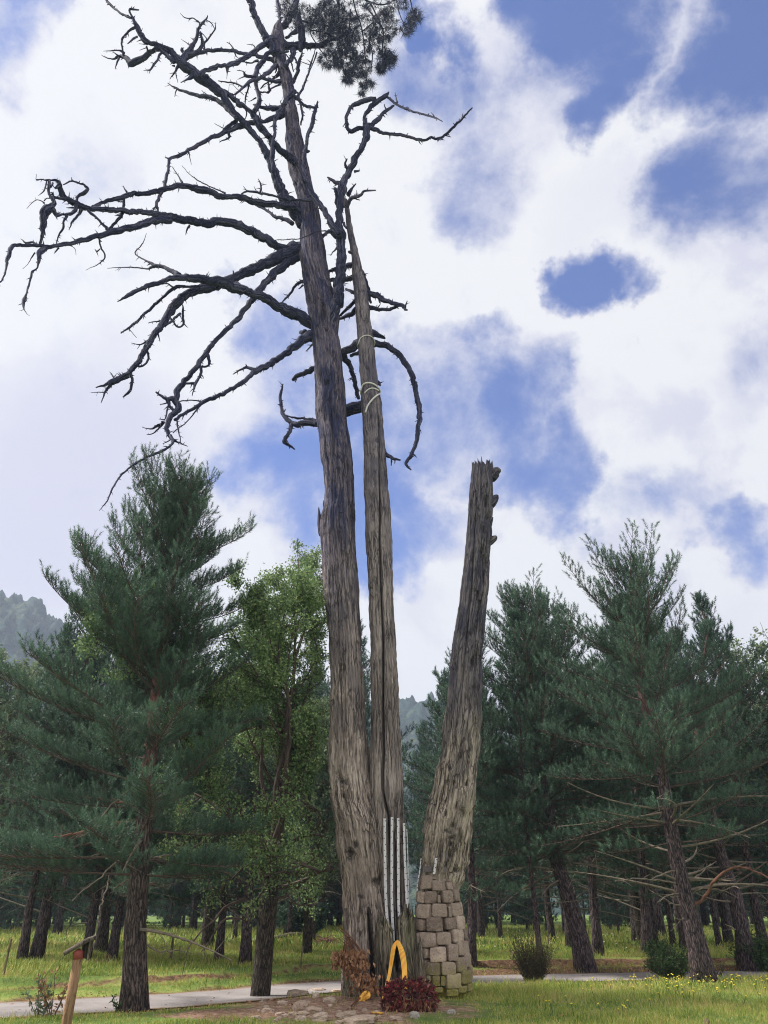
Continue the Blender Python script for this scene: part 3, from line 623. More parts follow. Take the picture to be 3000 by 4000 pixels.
# limbs: a leading * starts a limb, the rest are its side twigs
L = [
("*", .15, -1.4, "c 1180,1650,150 1050,1480,160 930,1320,160 850,1180,130 770,1000,120 710,850,105 670,720,100 600,590,85 500,450,75 400,330,75 290,210,80 180,80,75 A 1430,600,55 1330,520,66 1250,465,66 1170,400,62 1120,350,40 1060,312,38 1000,285,30 950,270,34 915,230,34 890,170,30 868,130,20 845,90,12 845,60,16 900,65,8"),
("", 0, 0, "c 700,760,60 720,650,60 690,480,70 620,390,80 540,300,90 480,200,90 420,120,60 300,20,50 A 1560,680,38 1500,625,34 1440,585,30"),
("", 0, 0, "c 1010,800,110 950,730,100 850,650,90 760,560,75 690,470,70 640,410,70"),
("", 0, 0, "b 1000,1180,50 920,1260,60 c 830,80,60 770,180,60 740,260,48 735,400,42 715,520,45 705,650,50 700,760,50 720,900,50"),
("", 0, 0, "a 560,240,30 500,215,35 430,185,30 370,145,25 300,90,30 230,20,35 200,-20,30"),
("", 0, 0, "a 600,350,45 520,400,30 420,510,30 420,600,25 430,680,25 440,720,30"),
("", 0, 0, "a 620,470,30 570,490,28 520,540,20 490,570,8"),
("", 0, 0, "a 900,640,60 800,660,60 740,720,75 650,780,80 560,820,80 510,800,70 450,740,50 380,740,40 310,765,22 200,740,12 150,710,6"),
("", 0, 0, "a 440,690,40 380,655,18 280,655,14 180,662,5"), ("", 0, 0, "a 380,750,30 350,810,22 333,895,6"), ("", 0, 0, "a 400,730,30 340,700,15 300,665,8"),
("", 0, 0, "a 510,830,40 508,885,6"), ("", 0, 0, "a 740,600,22 765,660,22"), ("", 0, 0, "a 850,600,22 850,640,22"), ("", 0, 0, "a 730,620,12 650,655,5"), ("", 0, 0, "a 720,575,12 640,565,4"),
("", 0, 0, "a 920,690,35 880,770,30 830,840,28 790,900,22 700,912,5"), ("", 0, 0, "a 790,900,15 770,950,5"), ("", 0, 0, "a 868,570,16 868,520,8"),
("", 0, 0, "a 1160,760,60 1080,790,60 1000,720,55 940,660,50 880,640,60"),
("", 0, 0, "a 1150,850,50 1110,930,25 1040,1025,8"), ("", 0, 0, "a 1110,930,20 1145,1070,5"), ("", 0, 0, "a 1100,860,30 1065,850,15"), ("", 0, 0, "a 1340,980,60 1270,1030,28 1180,1073,5"),
("", 0, 0, "a 1180,820,100 1240,720,90 1320,620,65 1370,520,50 1400,400,38 1450,310,30 1520,240,22 1530,200,6"), ("", 0, 0, "a 1240,720,50 1200,650,40 1195,615,10"),
("", 0, 0, "a 1420,370,25 1415,290,18 1340,240,15 1240,232,12 1175,170,4"), ("", 0, 0, "a 1490,250,14 1520,262,12 1580,300,12 1620,370,10"),
("", 0, 0, "a 1250,720,60 1360,680,60 1430,640,50 1465,550,40 1430,430,26"), ("", 0, 0, "a 1490,640,25 1490,560,30 1530,510,22 1590,430,20 1625,370,18 1632,290,5"), ("", 0, 0, "a 1430,400,12 1490,460,12 1530,520,12"),
("", 0, 0, "a 1330,590,30 1270,570,15 1190,512,5"),
("", 0, 0, "A 1530,770,34 1440,670,30 1370,635,28 1300,622,25 1230,605,20 1150,575,14 1085,540,4"), ("", 0, 0, "A 1145,578,9 1133,625,4"), ("", 0, 0, "A 1355,622,7 1305,585,4"),
("*", -.3, -1.2, "A 1600,800,50 1500,840,32 1440,865,30 1380,890,25 1290,935,24 1210,980,24 1150,1010,22 1100,1030,22 1090,1080,18 1085,1130,20 1070,1180,22 1068,1220,22"),
("", 0, 0, "A 1530,785,24 1470,825,22 1440,860,22"), ("", 0, 0, "A 1480,850,22 1485,890,14 1420,922,4"), ("", 0, 0, "A 1222,980,8 1240,1065,3"), ("", 0, 0, "A 1475,845,8 1390,800,3"), ("", 0, 0, "A 1100,1028,14 1070,1024,5"),
("*", .1, .6, "b 780,810,70 640,760,55 520,725,45 420,700,50 300,690,45 200,660,40 60,650,45 A 1430,325,26 1330,330,25 1250,355,35 1200,375,40"),
("", 0, 0, "b 210,640,20 170,580,15 120,545,8"), ("", 0, 0, "b 220,680,20 240,730,12 270,745,6"), ("", 0, 0, "A 1340,340,12 1340,358,4"),
("*", -.1, -1.2, "b 730,490,80 640,560,75 540,620,65 440,690,60 330,760,60 200,830,60 100,850,50 0,850,45 A 1400,440,30 1330,460,28 1290,490,30"),
("", 0, 0, "b 490,620,20 460,580,12 380,578,5"), ("", 0, 0, "b 130,880,50 122,950,14 118,1025,4"),
("*", .0, -.5, "b 790,800,80 760,760,80 700,620,110 640,500,100 560,370,90 500,230,80 450,100,85 400,-20,80 370,-90,70"),
("*", .0, .2, "b 830,520,90 900,600,100 1050,600,95 1150,600,80 1290,600,70 1400,585,50"),
("", 0, 0, "b 740,420,60 800,370,50 880,280,40"), ("", 0, 0, "b 880,500,35 950,440,40 1060,380,70"),
("*", .0, .3, "b 800,520,60 810,470,45 805,300,38 800,150,40 770,0,50 760,-90,50"), ("", 0, 0, "b 740,450,80 830,360,80 900,290,80 1000,140,60"), 
("*", .0, .1, "b 1080,640,70 1090,500,90 1060,350,100 1030,200,90 1000,110,75 1030,0,75 1060,-90,70"),
("*", .0, -.5, "b 930,1080,70 980,1060,50 1030,960,48 1050,830,45 1090,720,25 1100,650,15"), ("", 0, 0, "b 1040,830,30 1000,760,25 960,700,30"), ("", 0, 0, "b 890,840,60 960,740,60 980,640,80"),
("", 0, 0, "b 985,930,14 960,830,16 890,700,15"),
("*", .0, .5, "b 980,1290,40 1040,1240,34 1110,1120,28 1180,950,25 1215,800,22 1250,700,14 1270,620,10"), ("", 0, 0, "b 1060,790,10 1190,840,10"),
("", 0, 0, "b 1040,1200,25 1080,1370,28 1105,1460,30 1085,1580,25 c 1080,290,20"),
("*", -.5, -.35, "c 1600,1720,120 1500,1600,90 1400,1440,75 1320,1310,70 1250,1210,75 1180,1080,70 1120,960,70 1105,840,65 1130,700,60 1140,580,50 1180,400,45 1230,260,50 1270,100,45 b 1270,1400,40 1300,1310,12"),
("", 0, 0, "b 950,1230,60 1040,1280,45 1100,1350,38 1180,1380,35 1260,1390,35"), ("", 0, 0, "b 1290,1390,24 1300,1310,6"), ("", 0, 0, "c 1150,640,40 1180,630,26 1195,625,16"),
("*", .0, -1.0, "b 830,1060,60 700,1045,45 580,1020,35 450,1000,40 360,980,40 330,930,14 250,910,6"), ("", 0, 0, "b 370,985,20 260,1030,5"), ("", 0, 0, "b 670,1170,40 660,1050,15 665,970,5"),
("", 0, 0, "b 540,1190,30 620,1200,15 650,1200,30 700,1150,20 820,1090,25"), ("", 0, 0, "b 560,1150,15 600,1100,20 650,1070,15"), ("", 0, 0, "b 810,940,60 730,1010,30 710,1030,20"), ("", 0, 0, "b 770,870,30 750,940,15"),
("*", -.1, -1.3, "b 760,850,60 640,950,50 540,1010,45 430,1060,45 330,1140,35 220,1230,20 190,1205,6"), ("", 0, 0, "b 340,1130,25 200,1075,20 10,1048,12"), ("", 0, 0, "b 410,1060,25 400,1150,20 370,1240,20 360,1370,15 375,1480,20 355,1560,4"),
("", 0, 0, "b 340,1230,10 270,1170,8 200,1100,6 155,1095,5 140,1180,4"),
("*", -.35, -.6, "b 800,660,40 730,670,45 640,700,60 590,790,60 530,850,70 500,950,60 495,1080,50 520,1200,55 540,1330,60 500,1400,70 470,1450,60"), ("", 0, 0, "b 920,660,30 790,680,35 690,690,30"),
("", 0, 0, "b 530,780,40 450,810,18 370,815,20 335,790,8"), ("", 0, 0, "b 540,1370,30 460,1360,14"), ("", 0, 0, "b 530,1430,14 560,1560,20"), ("", 0, 0, "b 500,1270,20 440,1300,12 395,1312,4"), ("", 0, 0, "b 550,1310,30 590,1308,6"),
("*", .1, -.5, "b 860,1415,80 700,1400,70 580,1390,45 540,1390,40"), ("", 0, 0, "b 830,1400,30 822,1340,14 812,1298,5"),
("*", .1, -.5, "b 900,1470,90 780,1510,80 680,1550,60 580,1580,45 c 480,270,60 400,260,60 330,260,50"),
("*", .0, -1.8, "c 1150,1440,100 1000,1370,90 900,1360,90 800,1330,90 650,1310,85 500,1290,80 350,1240,80 200,1220,70 0,1210,75 A 1380,1245,45 1290,1225,42 1180,1205,35 1100,1215,35 1040,1235,35 950,1250,32 880,1255,32 800,1275,32 720,1295,26 650,1320,24 600,1345,22"),
("", 0, 0, "c 970,1570,60 850,1510,50 750,1480,45 650,1410,35 570,1360,35 480,1320,25"), ("", 0, 0, "A 1460,1250,12 1390,1220,8 1300,1180,7 1230,1130,5 1180,1075,3"), ("", 0, 0, "A 1185,1200,22 1160,1150,9 1115,1080,4"), ("", 0, 0, "A 1130,1210,18 1128,1185,6"),
("", 0, 0, "A 820,1245,14 798,1205,4"), ("", 0, 0, "A 1055,1230,22 1030,1280,20 1015,1330,20 1025,1370,8"), ("", 0, 0, "A 1015,1330,14 990,1365,6"), ("", 0, 0, "A 805,1280,18 800,1340,18 790,1390,22 750,1440,20 710,1485,18"), ("", 0, 0, "A 740,1300,8 800,1310,8"),
("*", -.45, -.9, "c 1210,1270,50 1050,1270,35 930,1255,30 800,1230,30 650,1195,30 500,1170,30 390,1155,25 310,1190,20"), ("", 0, 0, "c 560,1160,28 560,1060,22 525,985,6"), ("", 0, 0, "c 380,1150,18 330,1085,5"), ("", 0, 0, "c 500,1150,14 470,1090,4"), ("", 0, 0, "c 560,1050,6 595,1043,3"),
("*", .12, -2.6, "c 1200,1960,120 950,1915,125 800,1870,110 600,1750,110 400,1650,110 200,1570,110 0,1545,110 A 1320,1445,55 1200,1425,50 1100,1410,50 1040,1395,45 970,1378,38 870,1370,34 780,1365,32 690,1360,32 610,1355,30 550,1345,36 500,1320,40 460,1300,30 420,1280,25 405,1240,20 390,1200,22 370,1175,14 330,1168,10 290,1165,8 235,1163,5"),
("", 0, 0, "A 1100,1420,50 1000,1430,45 900,1460,42 800,1485,42 700,1510,40 620,1535,34 540,1555,32 450,1580,28 370,1590,26 300,1600,26 250,1590,22 180,1590,22 120,1590,22 85,1590,22 65,1620,26 55,1660,28 C 45,200,22 40,250,12 20,310,10 -10,350,8"),
("", 0, 0, "d 960,480,90 880,420,60 820,400,60 780,310,60 760,250,60 770,200,25 720,175,18 650,180,22 600,185,18 540,165,14 470,178,10 472,100,4"),
("", 0, 0, "d 770,250,60 715,290,25"), ("", 0, 0, "d 640,190,40 625,280,40 640,360,35 690,420,50 690,500,60 640,530,110 580,580,115 565,680,90 555,800,75 540,920,45 515,1010,30"),
("", 0, 0, "d 690,220,25 660,270,30"), ("", 0, 0, "d 600,200,20 575,310,18 495,380,5"), ("", 0, 0, "d 700,400,40 780,415,35 880,430,40"), ("", 0, 0, "d 690,400,30 690,350,25 655,335,15"),
("", 0, 0, "d 690,560,60 730,630,45 800,625,28 870,625,35 940,600,45 980,560,50 1000,500,60"), ("", 0, 0, "d 870,640,40 830,710,28 820,800,28 780,860,24 740,960,18 720,1040,18"), ("", 0, 0, "d 730,640,30 742,690,6"),
("", 0, 0, "d 820,240,15 930,195,22 1050,225,25 1110,250,35 1130,300,45 1070,350,50 1010,390,35 1000,440,28 1000,490,30"), ("", 0, 0, "d 930,195,25 926,140,4"), ("", 0, 0, "d 1010,390,14 965,382,4"),
("", 0, 0, "d 1050,560,50 1020,620,35 950,700,28 890,825,6"), ("", 0, 0, "d 950,530,30 860,535,8"), ("", 0, 0, "d 1150,580,40 1230,650,32 1310,730,30 1370,790,35 1400,830,40"), ("", 0, 0, "d 1310,740,14 1275,790,5"),
("", 0, 0, "d 570,470,20 520,440,14 450,445,10 345,548,4"), ("", 0, 0, "d 570,450,15 600,415,15 660,410,15"), ("", 0, 0, "d 500,1020,30 420,985,25 330,985,25 262,938,5"),
("", 0, 0, "d 600,1050,60 520,1110,80 500,1200,45 490,1300,22 420,1370,28 390,1480,25 360,1580,25 345,1660,25 300,1760,45 310,1850,15 330,1890,10 380,1940,4"), ("", 0, 0, "d 340,1680,10 345,1740,10 300,1770,8"), ("", 0, 0, "d 290,1780,15 230,1800,4"),
("", 0, 0, "d 450,1120,20 370,1250,8 295,1333,3"), ("", 0, 0, "d 760,1060,30 700,1125,8"), ("", 0, 0, "d 900,1020,12 970,1070,8 983,1150,3"), ("", 0, 0, "d 1290,940,28 1310,1050,22 1360,1165,22 1300,1250,14 1110,1347,3"), ("", 0, 0, "d 1300,1070,12 1255,1110,20 1225,1070,5"), ("", 0, 0, "d 1255,1110,14 1272,1168,4"),
("", 0, 0, "A 1230,1460,14 1212,1490,10 1205,1525,3"), ("", 0, 0, "A 1000,1415,12 960,1420,10 895,1443,3"),
("*", .12, -1.6, "E 500,440,110 400,470,90 300,510,80 200,560,70 100,600,62 20,640,60 C 1400,350,70 1300,380,60 1200,430,55 1120,490,55 1080,560,45 1040,620,40 1000,680,40 960,750,38 910,820,32 870,890,35 800,940,25 740,970,35 680,1000,18 620,1020,8"),
("", 0, 0, "C 1185,480,8 1185,560,18 1190,610,14 1150,625,12 1110,570,10 1090,550,10"), ("", 0, 0, "C 1170,540,18 1110,590,16 1060,620,16 1040,650,12"), ("", 0, 0, "C 1060,590,14 1000,590,8 960,600,5"), ("", 0, 0, "C 1025,670,14 1037,720,3"), ("", 0, 0, "C 1512,340,22 1512,290,14 1510,262,8"),
("", 0, 0, "C 960,710,14 910,740,8 850,728,3"), ("", 0, 0, "C 910,740,6 890,768,3"), ("", 0, 0, "C 950,780,18 965,830,14 930,875,14 880,880,12"), ("", 0, 0, "C 850,920,20 855,980,18 835,1050,18 795,1080,8"), ("", 0, 0, "C 840,950,16 780,970,18 720,1000,22 685,1045,14 655,1118,4"), ("", 0, 0, "C 685,1050,8 590,1050,3"), ("", 0, 0, "C 745,965,14 710,915,4"),
("*", .1, -2.0, "E 560,930,90 430,880,75 300,820,62 200,765,58 100,725,55 30,690,55 C 1560,390,60 1450,350,65 1350,320,60 1280,310,50 1200,305,45 1130,310,38 1060,325,32 980,355,30 900,385,28 830,425,24 760,463,4"),
("", 0, 0, "C 1160,295,35 1110,260,30 1060,240,25 1000,225,25 950,200,12 880,155,8 885,130,7 920,90,6 950,20,3"), ("", 0, 0, "C 1000,235,22 950,250,10 870,240,9 695,245,3"), ("", 0, 0, "C 1290,360,16 1200,365,18 1130,370,24 1060,430,18 950,530,18 850,620,16 785,665,8"), ("", 0, 0, "C 835,640,6 885,695,3"), ("", 0, 0, "C 1130,370,12 1080,345,8 1040,350,4"),
("*", .1, -1.2, "E 480,470,60 430,500,60 370,540,55 300,600,50 240,660,45 180,730,45 C 1620,470,35 1550,560,34 1490,620,30 1420,690,30 1350,770,30 1290,860,32 1230,940,32 1170,1010,38 1140,1080,40 1150,1160,38 1100,1210,34 1080,1270,30 1090,1320,24 1130,1360,14 1215,1400,4"),
("", 0, 0, "C 1340,790,25 1355,850,20 1340,880,14 1290,880,16"), ("", 0, 0, "C 1300,890,20 1300,940,18 1270,990,18 1245,1075,4"), ("", 0, 0, "C 1270,990,16 1200,990,16"), ("", 0, 0, "C 1130,1090,40 1080,1095,25 1010,1045,10"), ("", 0, 0, "C 1090,1090,30 1100,1140,20 1140,1180,20"),
("", 0, 0, "C 1085,1120,12 1035,1127,4"), ("", 0, 0, "C 1160,1108,8 1240,1100,8 1310,1108,10"), ("", 0, 0, "C 1090,1130,14 1075,1220,10"), ("", 0, 0, "C 1145,1220,10 1155,1290,10 1175,1390,4"), ("", 0, 0, "C 1060,1240,25 1010,1275,16 970,1285,10 920,1275,4"),
("", 0, 0, "C 1060,1250,14 1000,1310,8 950,1325,4"), ("", 0, 0, "C 1070,1230,12 1030,1222,4"), ("", 0, 0, "C 1100,1330,22 1120,1380,16 1050,1430,18 960,1465,16 870,1515,14 800,1570,12 740,1650,12 690,1760,8 645,1815,3"), ("", 0, 0, "C 865,1520,8 895,1565,4"), ("", 0, 0, "C 1110,1355,10 1055,1383,4"),
("*", .1, -1.6, "E 560,1010,80 480,1030,65 420,1080,45 350,1130,42 270,1190,40 180,1240,38 C 1640,920,34 1580,980,30 1500,1030,28 1420,1070,26 1340,1100,26 1260,1150,22 1190,1190,22 1130,1230,20"),
("", 0, 0, "C 1310,1120,10 1210,1240,8 1120,1310,8"), ("", 0, 0, "E 160,1240,28 110,1220,20 60,1240,12 15,1265,5"), ("", 0, 0, "E 110,1220,14 100,1200,5"), ("", 0, 0, "E 490,990,40 455,990,24"),
("*", .1, .6, "E 500,650,26 430,680,18 390,740,16 330,800,8"), ("", 0, 0, "E 470,690,14 440,710,5"), ("*", .1, .5, "E 530,1070,14 490,1115,6"),
("*", -.1, -.8, "E 600,1000,50 640,920,75 680,830,80 700,720,70 715,600,65 715,450,60 715,360,62 705,280,50 710,180,50 720,80,60 B 745,1160,48 780,1090,45 820,1010,40 860,930,38 885,870,50 880,820,40 870,760,22 905,700,30 950,660,32 1000,620,28 1025,595,8"),
("", 0, 0, "B 940,640,30 870,655,32 800,680,26 760,730,22 750,770,22 770,850,24 830,830,26 870,830,30"), ("", 0, 0, "B 765,850,10 765,868,4"), ("", 0, 0, "B 900,820,35 960,770,28 1010,720,22 1060,685,12"), ("", 0, 0, "B 1010,710,10 997,675,4"),
("", 0, 0, "B 1020,630,16 1080,680,16 1150,710,14 1240,740,12 1320,760,12 1375,788,5"), ("", 0, 0, "B 1080,665,12 1068,598,3"), ("", 0, 0, "B 1320,755,8 1298,728,4"),
("", 0, 0, "B 910,825,30 980,855,20 1060,870,20 1140,880,20 1200,900,18 1270,908,18 1300,890,16 1350,900,18 1400,870,16 1450,820,16 1500,770,14 1565,698,8"), ("", 0, 0, "B 1390,875,10 1430,888,4"), ("", 0, 0, "B 760,775,12 728,820,5"),
("", 0, 0, "B 740,1210,35 700,1190,28 660,1170,20 628,1150,10"), ("", 0, 0, "B 770,1110,22 745,1070,16 755,1030,8"), ("", 0, 0, "B 800,1110,18 838,1108,8"), ("", 0, 0, "B 690,1330,25 690,1250,30 670,1220,20"), ("", 0, 0, "B 760,1270,30 780,1230,20 812,1190,6"),
("", 0, 0, "B 755,1340,30 780,1290,25 830,1270,20 870,1240,16 940,1235,8"), ("", 0, 0, "B 790,1285,14 840,1298,6"), ("", 0, 0, "B 690,1520,50 650,1500,30 600,1520,14"), ("", 0, 0, "B 640,1490,14 600,1540,8"), ("", 0, 0, "E 690,440,14 650,495,4"), ("", 0, 0, "B 735,1440,20 750,1480,12"),
("*", -.4, -.5, "B 290,1555,5 450,1545,7 560,1500,7 660,1500,9"),
("*", .15, .5, "E 810,550,40 790,560,36 700,575,30 640,600,20 600,620,16"), ("*", .2, .6, "E 815,640,40 700,655,30 640,655,22 600,650,16"), ("*", .0, .3, "E 820,740,30 750,712,14"), ("*", .15, .5, "E 820,775,28 760,840,20 715,880,14 690,900,10"), ("*", .1, .5, "E 825,845,36 770,880,30 705,905,18 680,905,12"),
("*", .0, -.6, "E 870,730,50 900,740,40 970,765,35 1040,800,30 1110,820,25 1145,850,12"), ("", 0, 0, "E 1130,840,16 1145,785,3"), ("", 0, 0, "E 960,770,16 970,800,10"), ("*", .1, -.4, "E 880,825,36 905,830,30 960,840,22 1040,840,20 1100,815,18"), ("", 0, 0, "E 925,830,14 965,858,5"),
("*", .0, .2, "E 850,590,24 870,640,22 890,690,22 905,780,18 910,800,12"), ("*", .0, -.3, "E 900,985,44 930,1000,40 970,1015,30 998,1030,14"), ("*", .0, -.1, "E 940,1310,30 960,1320,25 972,1335,10"),
("*", .35, -.8, "E 840,1060,60 930,1060,45 1000,1075,40 1060,1105,38 1110,1160,38 1160,1230,36 1185,1300,34 1205,1390,34 1225,1470,34 1225,1560,32 1215,1640,30 1200,1710,26 1170,1790,24 1140,1840,22 1170,1885,8"), ("", 0, 0, "E 1185,1780,14 1207,1803,4"),
("*", .4, 1.0, "E 880,1040,60 840,1060,60 780,1095,55 720,1125,48 640,1170,45 560,1220,38 480,1255,34 415,1290,26 400,1300,10"), ("", 0, 0, "E 415,1285,12 422,1315,6"), ("", 0, 0, "E 720,1130,40 770,1200,35 800,1290,28 820,1380,28 828,1425,20"), ("", 0, 0, "E 840,1120,25 780,1145,18"),
("*", .2, 1.1, "E 900,1455,90 860,1470,85 790,1490,75 740,1510,65 660,1540,55 560,1580,45 490,1580,40 420,1590,35 360,1550,28 330,1490,22 325,1420,22 340,1330,10"), ("", 0, 0, "E 400,1590,30 375,1650,25 350,1700,28 380,1725,20 418,1752,8"), ("", 0, 0, "E 560,1570,25 490,1553,18 420,1545,14 350,1530,10"),
("*", .0, -.4, "E 990,1760,36 1010,1780,30 1050,1810,22 1100,1822,10"), ("", 0, 0, "E 1045,1805,14 1042,1855,6"),
]
rs = np.random.default_rng(11)
limb = None; limbs = []
for (st, d0, d1, s) in L:
    p = parse(s); p = catmull(p, 5.0)
    cum = np.concatenate([[0], np.cumsum(np.linalg.norm(np.diff(p[:, :2], axis=0), axis=1))]); t = cum/max(cum[-1], 1)
    if st == '*':
        limb = {'mb': MB(), 'px': [], 'd': []}; limbs.append(limb)
        dep = d0+(d1-d0)*t
    else:
        A = np.concatenate(limb['px']); Dd = np.concatenate(limb['d'])
        def near(q):
            dd = np.linalg.norm(A-q[:2], axis=1); k = int(dd.argmin()); return Dd[k], dd[k]
        a0, r0 = near(p[0]); a1, r1 = near(p[-1])
        if r1 < 12 and r0 < 25: dep = a0+(a1-a0)*t
        else: dep = a0+rs.uniform(-.004, .004)*cum*1.1
    limb['px'].append(p[:, :2]); limb['d'].append(dep)
    # irregular thickness, small kinks
    k = len(limb['px'])*31+len(limbs)*7
    nz = fbm(np.c_[cum*.05, cum*0, cum*0+k], 3, 21)
    nz2 = fbm(np.c_[cum*.075, cum*0+5, cum*0+k], 3, 22); nz3 = fbm(np.c_[cum*.075, cum*0+9, cum*0+k], 3, 23)
    pw = np.array([P(x+a*(1.5+p[i, 2]*.25), y+b*(1.5+p[i, 2]*.25), TY+dd) for i, (x, y, dd, a, b) in enumerate(zip(p[:, 0], p[:, 1], dep, nz2, nz3))])
    rad = np.array([max(w, 1.6)/2*mpp(q) for w, q in zip(p[:, 2], pw)])*(1+.18*nz)
    tube(limb['mb'], pw, rad, 12 if p[:, 2].max() > 12 else 7, True, .2, seed=k % 97)
    # short broken spurs
    tot_ = cum[-1]; nsp = int(tot_/17)
    for _ in range(nsp):
        i = rs.integers(1, len(p)-1); w = p[i, 2]
        if w < 2.5: continue
        tg = p[min(i+1, len(p)-1), :2]-p[i-1, :2]; a = math.atan2(tg[1], tg[0])+rs.choice([-1, 1])*rs.uniform(.6, 1.5)
        ln = w*.5+rs.uniform(2, 9)*(1 if rs.random() < .8 else 2.2); q1 = (p[i, 0]+math.cos(a)*ln*.6, p[i, 1]+math.sin(a)*ln*.6); a2 = a+rs.uniform(-.6, .6)
        q2 = (q1[0]+math.cos(a2)*ln*.5, q1[1]+math.sin(a2)*ln*.5); dz = rs.uniform(-.05, .05)
        pp = [P(p[i, 0], p[i, 1], TY+dep[i]), P(*q1, TY+dep[i]+dz), P(*q2, TY+dep[i]+dz*1.5)]
        m0 = mpp(pp[0]); tube(limb['mb'], pp, [min(w*.32, 4)*m0, min(w*.2, 2)*m0, .35*m0], 5)
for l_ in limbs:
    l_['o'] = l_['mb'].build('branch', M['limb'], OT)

# live needles at the very top: hanging shoots on thin wood that grows out of the top limbs
mbw = MB(); mbn = MB(); rs = np.random.default_rng(5)
TW = ["b 1290,600,60 1450,520,40 B 700,250,20 760,200,14", "B 620,290,20 660,180,18 700,60,18 690,-60,20", "B 700,300,10 720,400,10 740,480,8 755,540,5", "B 790,-40,12 810,60,9 850,180,9 870,330,8 880,450,7 885,560,5", "B 860,540,6 850,620,4", "B 790,-40,12 900,10,10 970,30,10 1040,15,8 1060,-30,8",
      "B 910,20,10 960,130,9 990,200,8 985,300,8 990,430,7", "B 900,20,10 880,40,10 940,120,9", "B 1040,-40,12 1150,-20,10 1180,60,9 1200,110,8", "B 1070,-20,7 1100,100,6 1130,160,6", "B 690,-40,20 600,60,12 560,140,10 480,170,10", "B 640,220,14 520,200,8 560,290,8 610,360,7 650,430,5",
      "B 780,60,10 770,250,9 800,380,8 790,480,6", "B 860,200,8 930,150,8 900,250,8 920,350,8 910,480,6", "B 560,340,12 540,400,8 510,470,6", "B 1000,300,7 1010,400,6 1000,450,4", "B 640,170,10 420,120,8 350,60,6", "B 1040,15,8 1090,-20,6 1120,-60,5", "B 690,-60,40 900,-110,36 1100,-130,20", "b 1060,-90,70 B 560,-80,44 690,-60,36"]
for q, s in enumerate(TW):
    p = catmull(parse(s), 5); dp = .05+.25*math.sin(q*1.7)*np.linspace(0, 1, len(p))
    pw = np.array([P(x, y, TY+dd) for (x, y, _), dd in zip(p, dp)]); tube(mbw, pw, [max(w, 1.5)/2*mpp(a) for w, a in zip(p[:, 2], pw)], 6, True, .2, seed=q)
EL = [(700, 200, 130, 150, 120), (750, 380, 90, 80, 50), (660, 60, 90, 100, 45), (1000, 170, 85, 110, 55), (1010, 370, 60, 80, 34), (1030, 380, 30, 20, 26), (975, 440, 28, 30, 24), (1190, 110, 50, 50, 22), (1140, 190, 40, 40, 14), (470, 110, 110, 90, 42), (380, 60, 70, 60, 22), (640, 380, 70, 60, 30), (760, 510, 40, 30, 14), (885, 545, 50, 30, 16), (850, 600, 18, 18, 5),
      (860, 430, 50, 80, 26), (810, 240, 120, 150, 55), (900, 60, 160, 90, 40), (1100, 20, 60, 40, 10), (600, 130, 110, 120, 40), (920, 260, 60, 80, 20), (800, 470, 60, 40, 20)]
allc = []
for (cx, cy, rx, ry, n) in EL:
    for _ in range(int(n*3.0)):
        a = rs.uniform(0, 6.283); r_ = math.sqrt(rs.random()); allc.append((900+.60277*(cx+rx*r_*math.cos(a)), .60277*(cy+ry*r_*math.sin(a)), TY+rs.normal(0, .35)))
SV = []; 
for (px, py, Y) in allc:
    c0 = P(px, py, Y); m0 = mpp(c0); axis = norm(np.array([rs.normal(0, .45)+(px-1340)*.0012, rs.normal(0, .5), -1.0])) if rs.random() < .75 else norm(rs.normal(size=3))
    n = rs.integers(11, 20)
    dv = norm(axis[None]+rs.normal(0, .55, (n, 3))); ln = rs.uniform(17, 32, n)[:, None]*m0
    side = norm(np.cross(dv, rs.normal(size=(n, 3))))*m0*.75
    b0 = c0+rs.normal(0, 2.5, (n, 3))*m0
    v = np.stack([b0-side, b0+side, b0+dv*ln], 1).reshape(-1, 3); T_ = np.arange(n*3).reshape(-1, 3)
    mbn.add(v, None, T_, rnd=np.repeat(rs.random(n), 3))
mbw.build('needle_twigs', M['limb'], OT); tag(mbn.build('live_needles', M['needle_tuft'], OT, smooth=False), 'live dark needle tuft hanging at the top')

# broken shell of the old stump in front of the hollow
for k_, (prof, Yp) in enumerate([([(3650, 1482, 1500), (3664, 1468, 1530), (3720, 1466, 1535), (3800, 1470, 1538), (3890, 1476, 1545), (3960, 1478, 1550)], 12.62),
                                 ([(3618, 1590, 1612), (3636, 1556, 1618), (3700, 1558, 1622), (3780, 1566, 1640), (3850, 1600, 1660), (3960, 1600, 1664)], 12.66),
                                 ([(3742, 1626, 1640), (3752, 1618, 1650), (3800, 1614, 1660), (3870, 1618, 1676), (3960, 1612, 1684)], 12.5),
                                 ([(3748, 1345, 1362), (3760, 1338, 1375), (3810, 1338, 1400), (3880, 1342, 1430), (3960, 1345, 1436)], 12.72)]):
    build_trunk(prof, Yp, 'stump_shell', M['stump'], OT, 50+k_*7, .30, (), .28, jag=.22, sides=90, step=6)

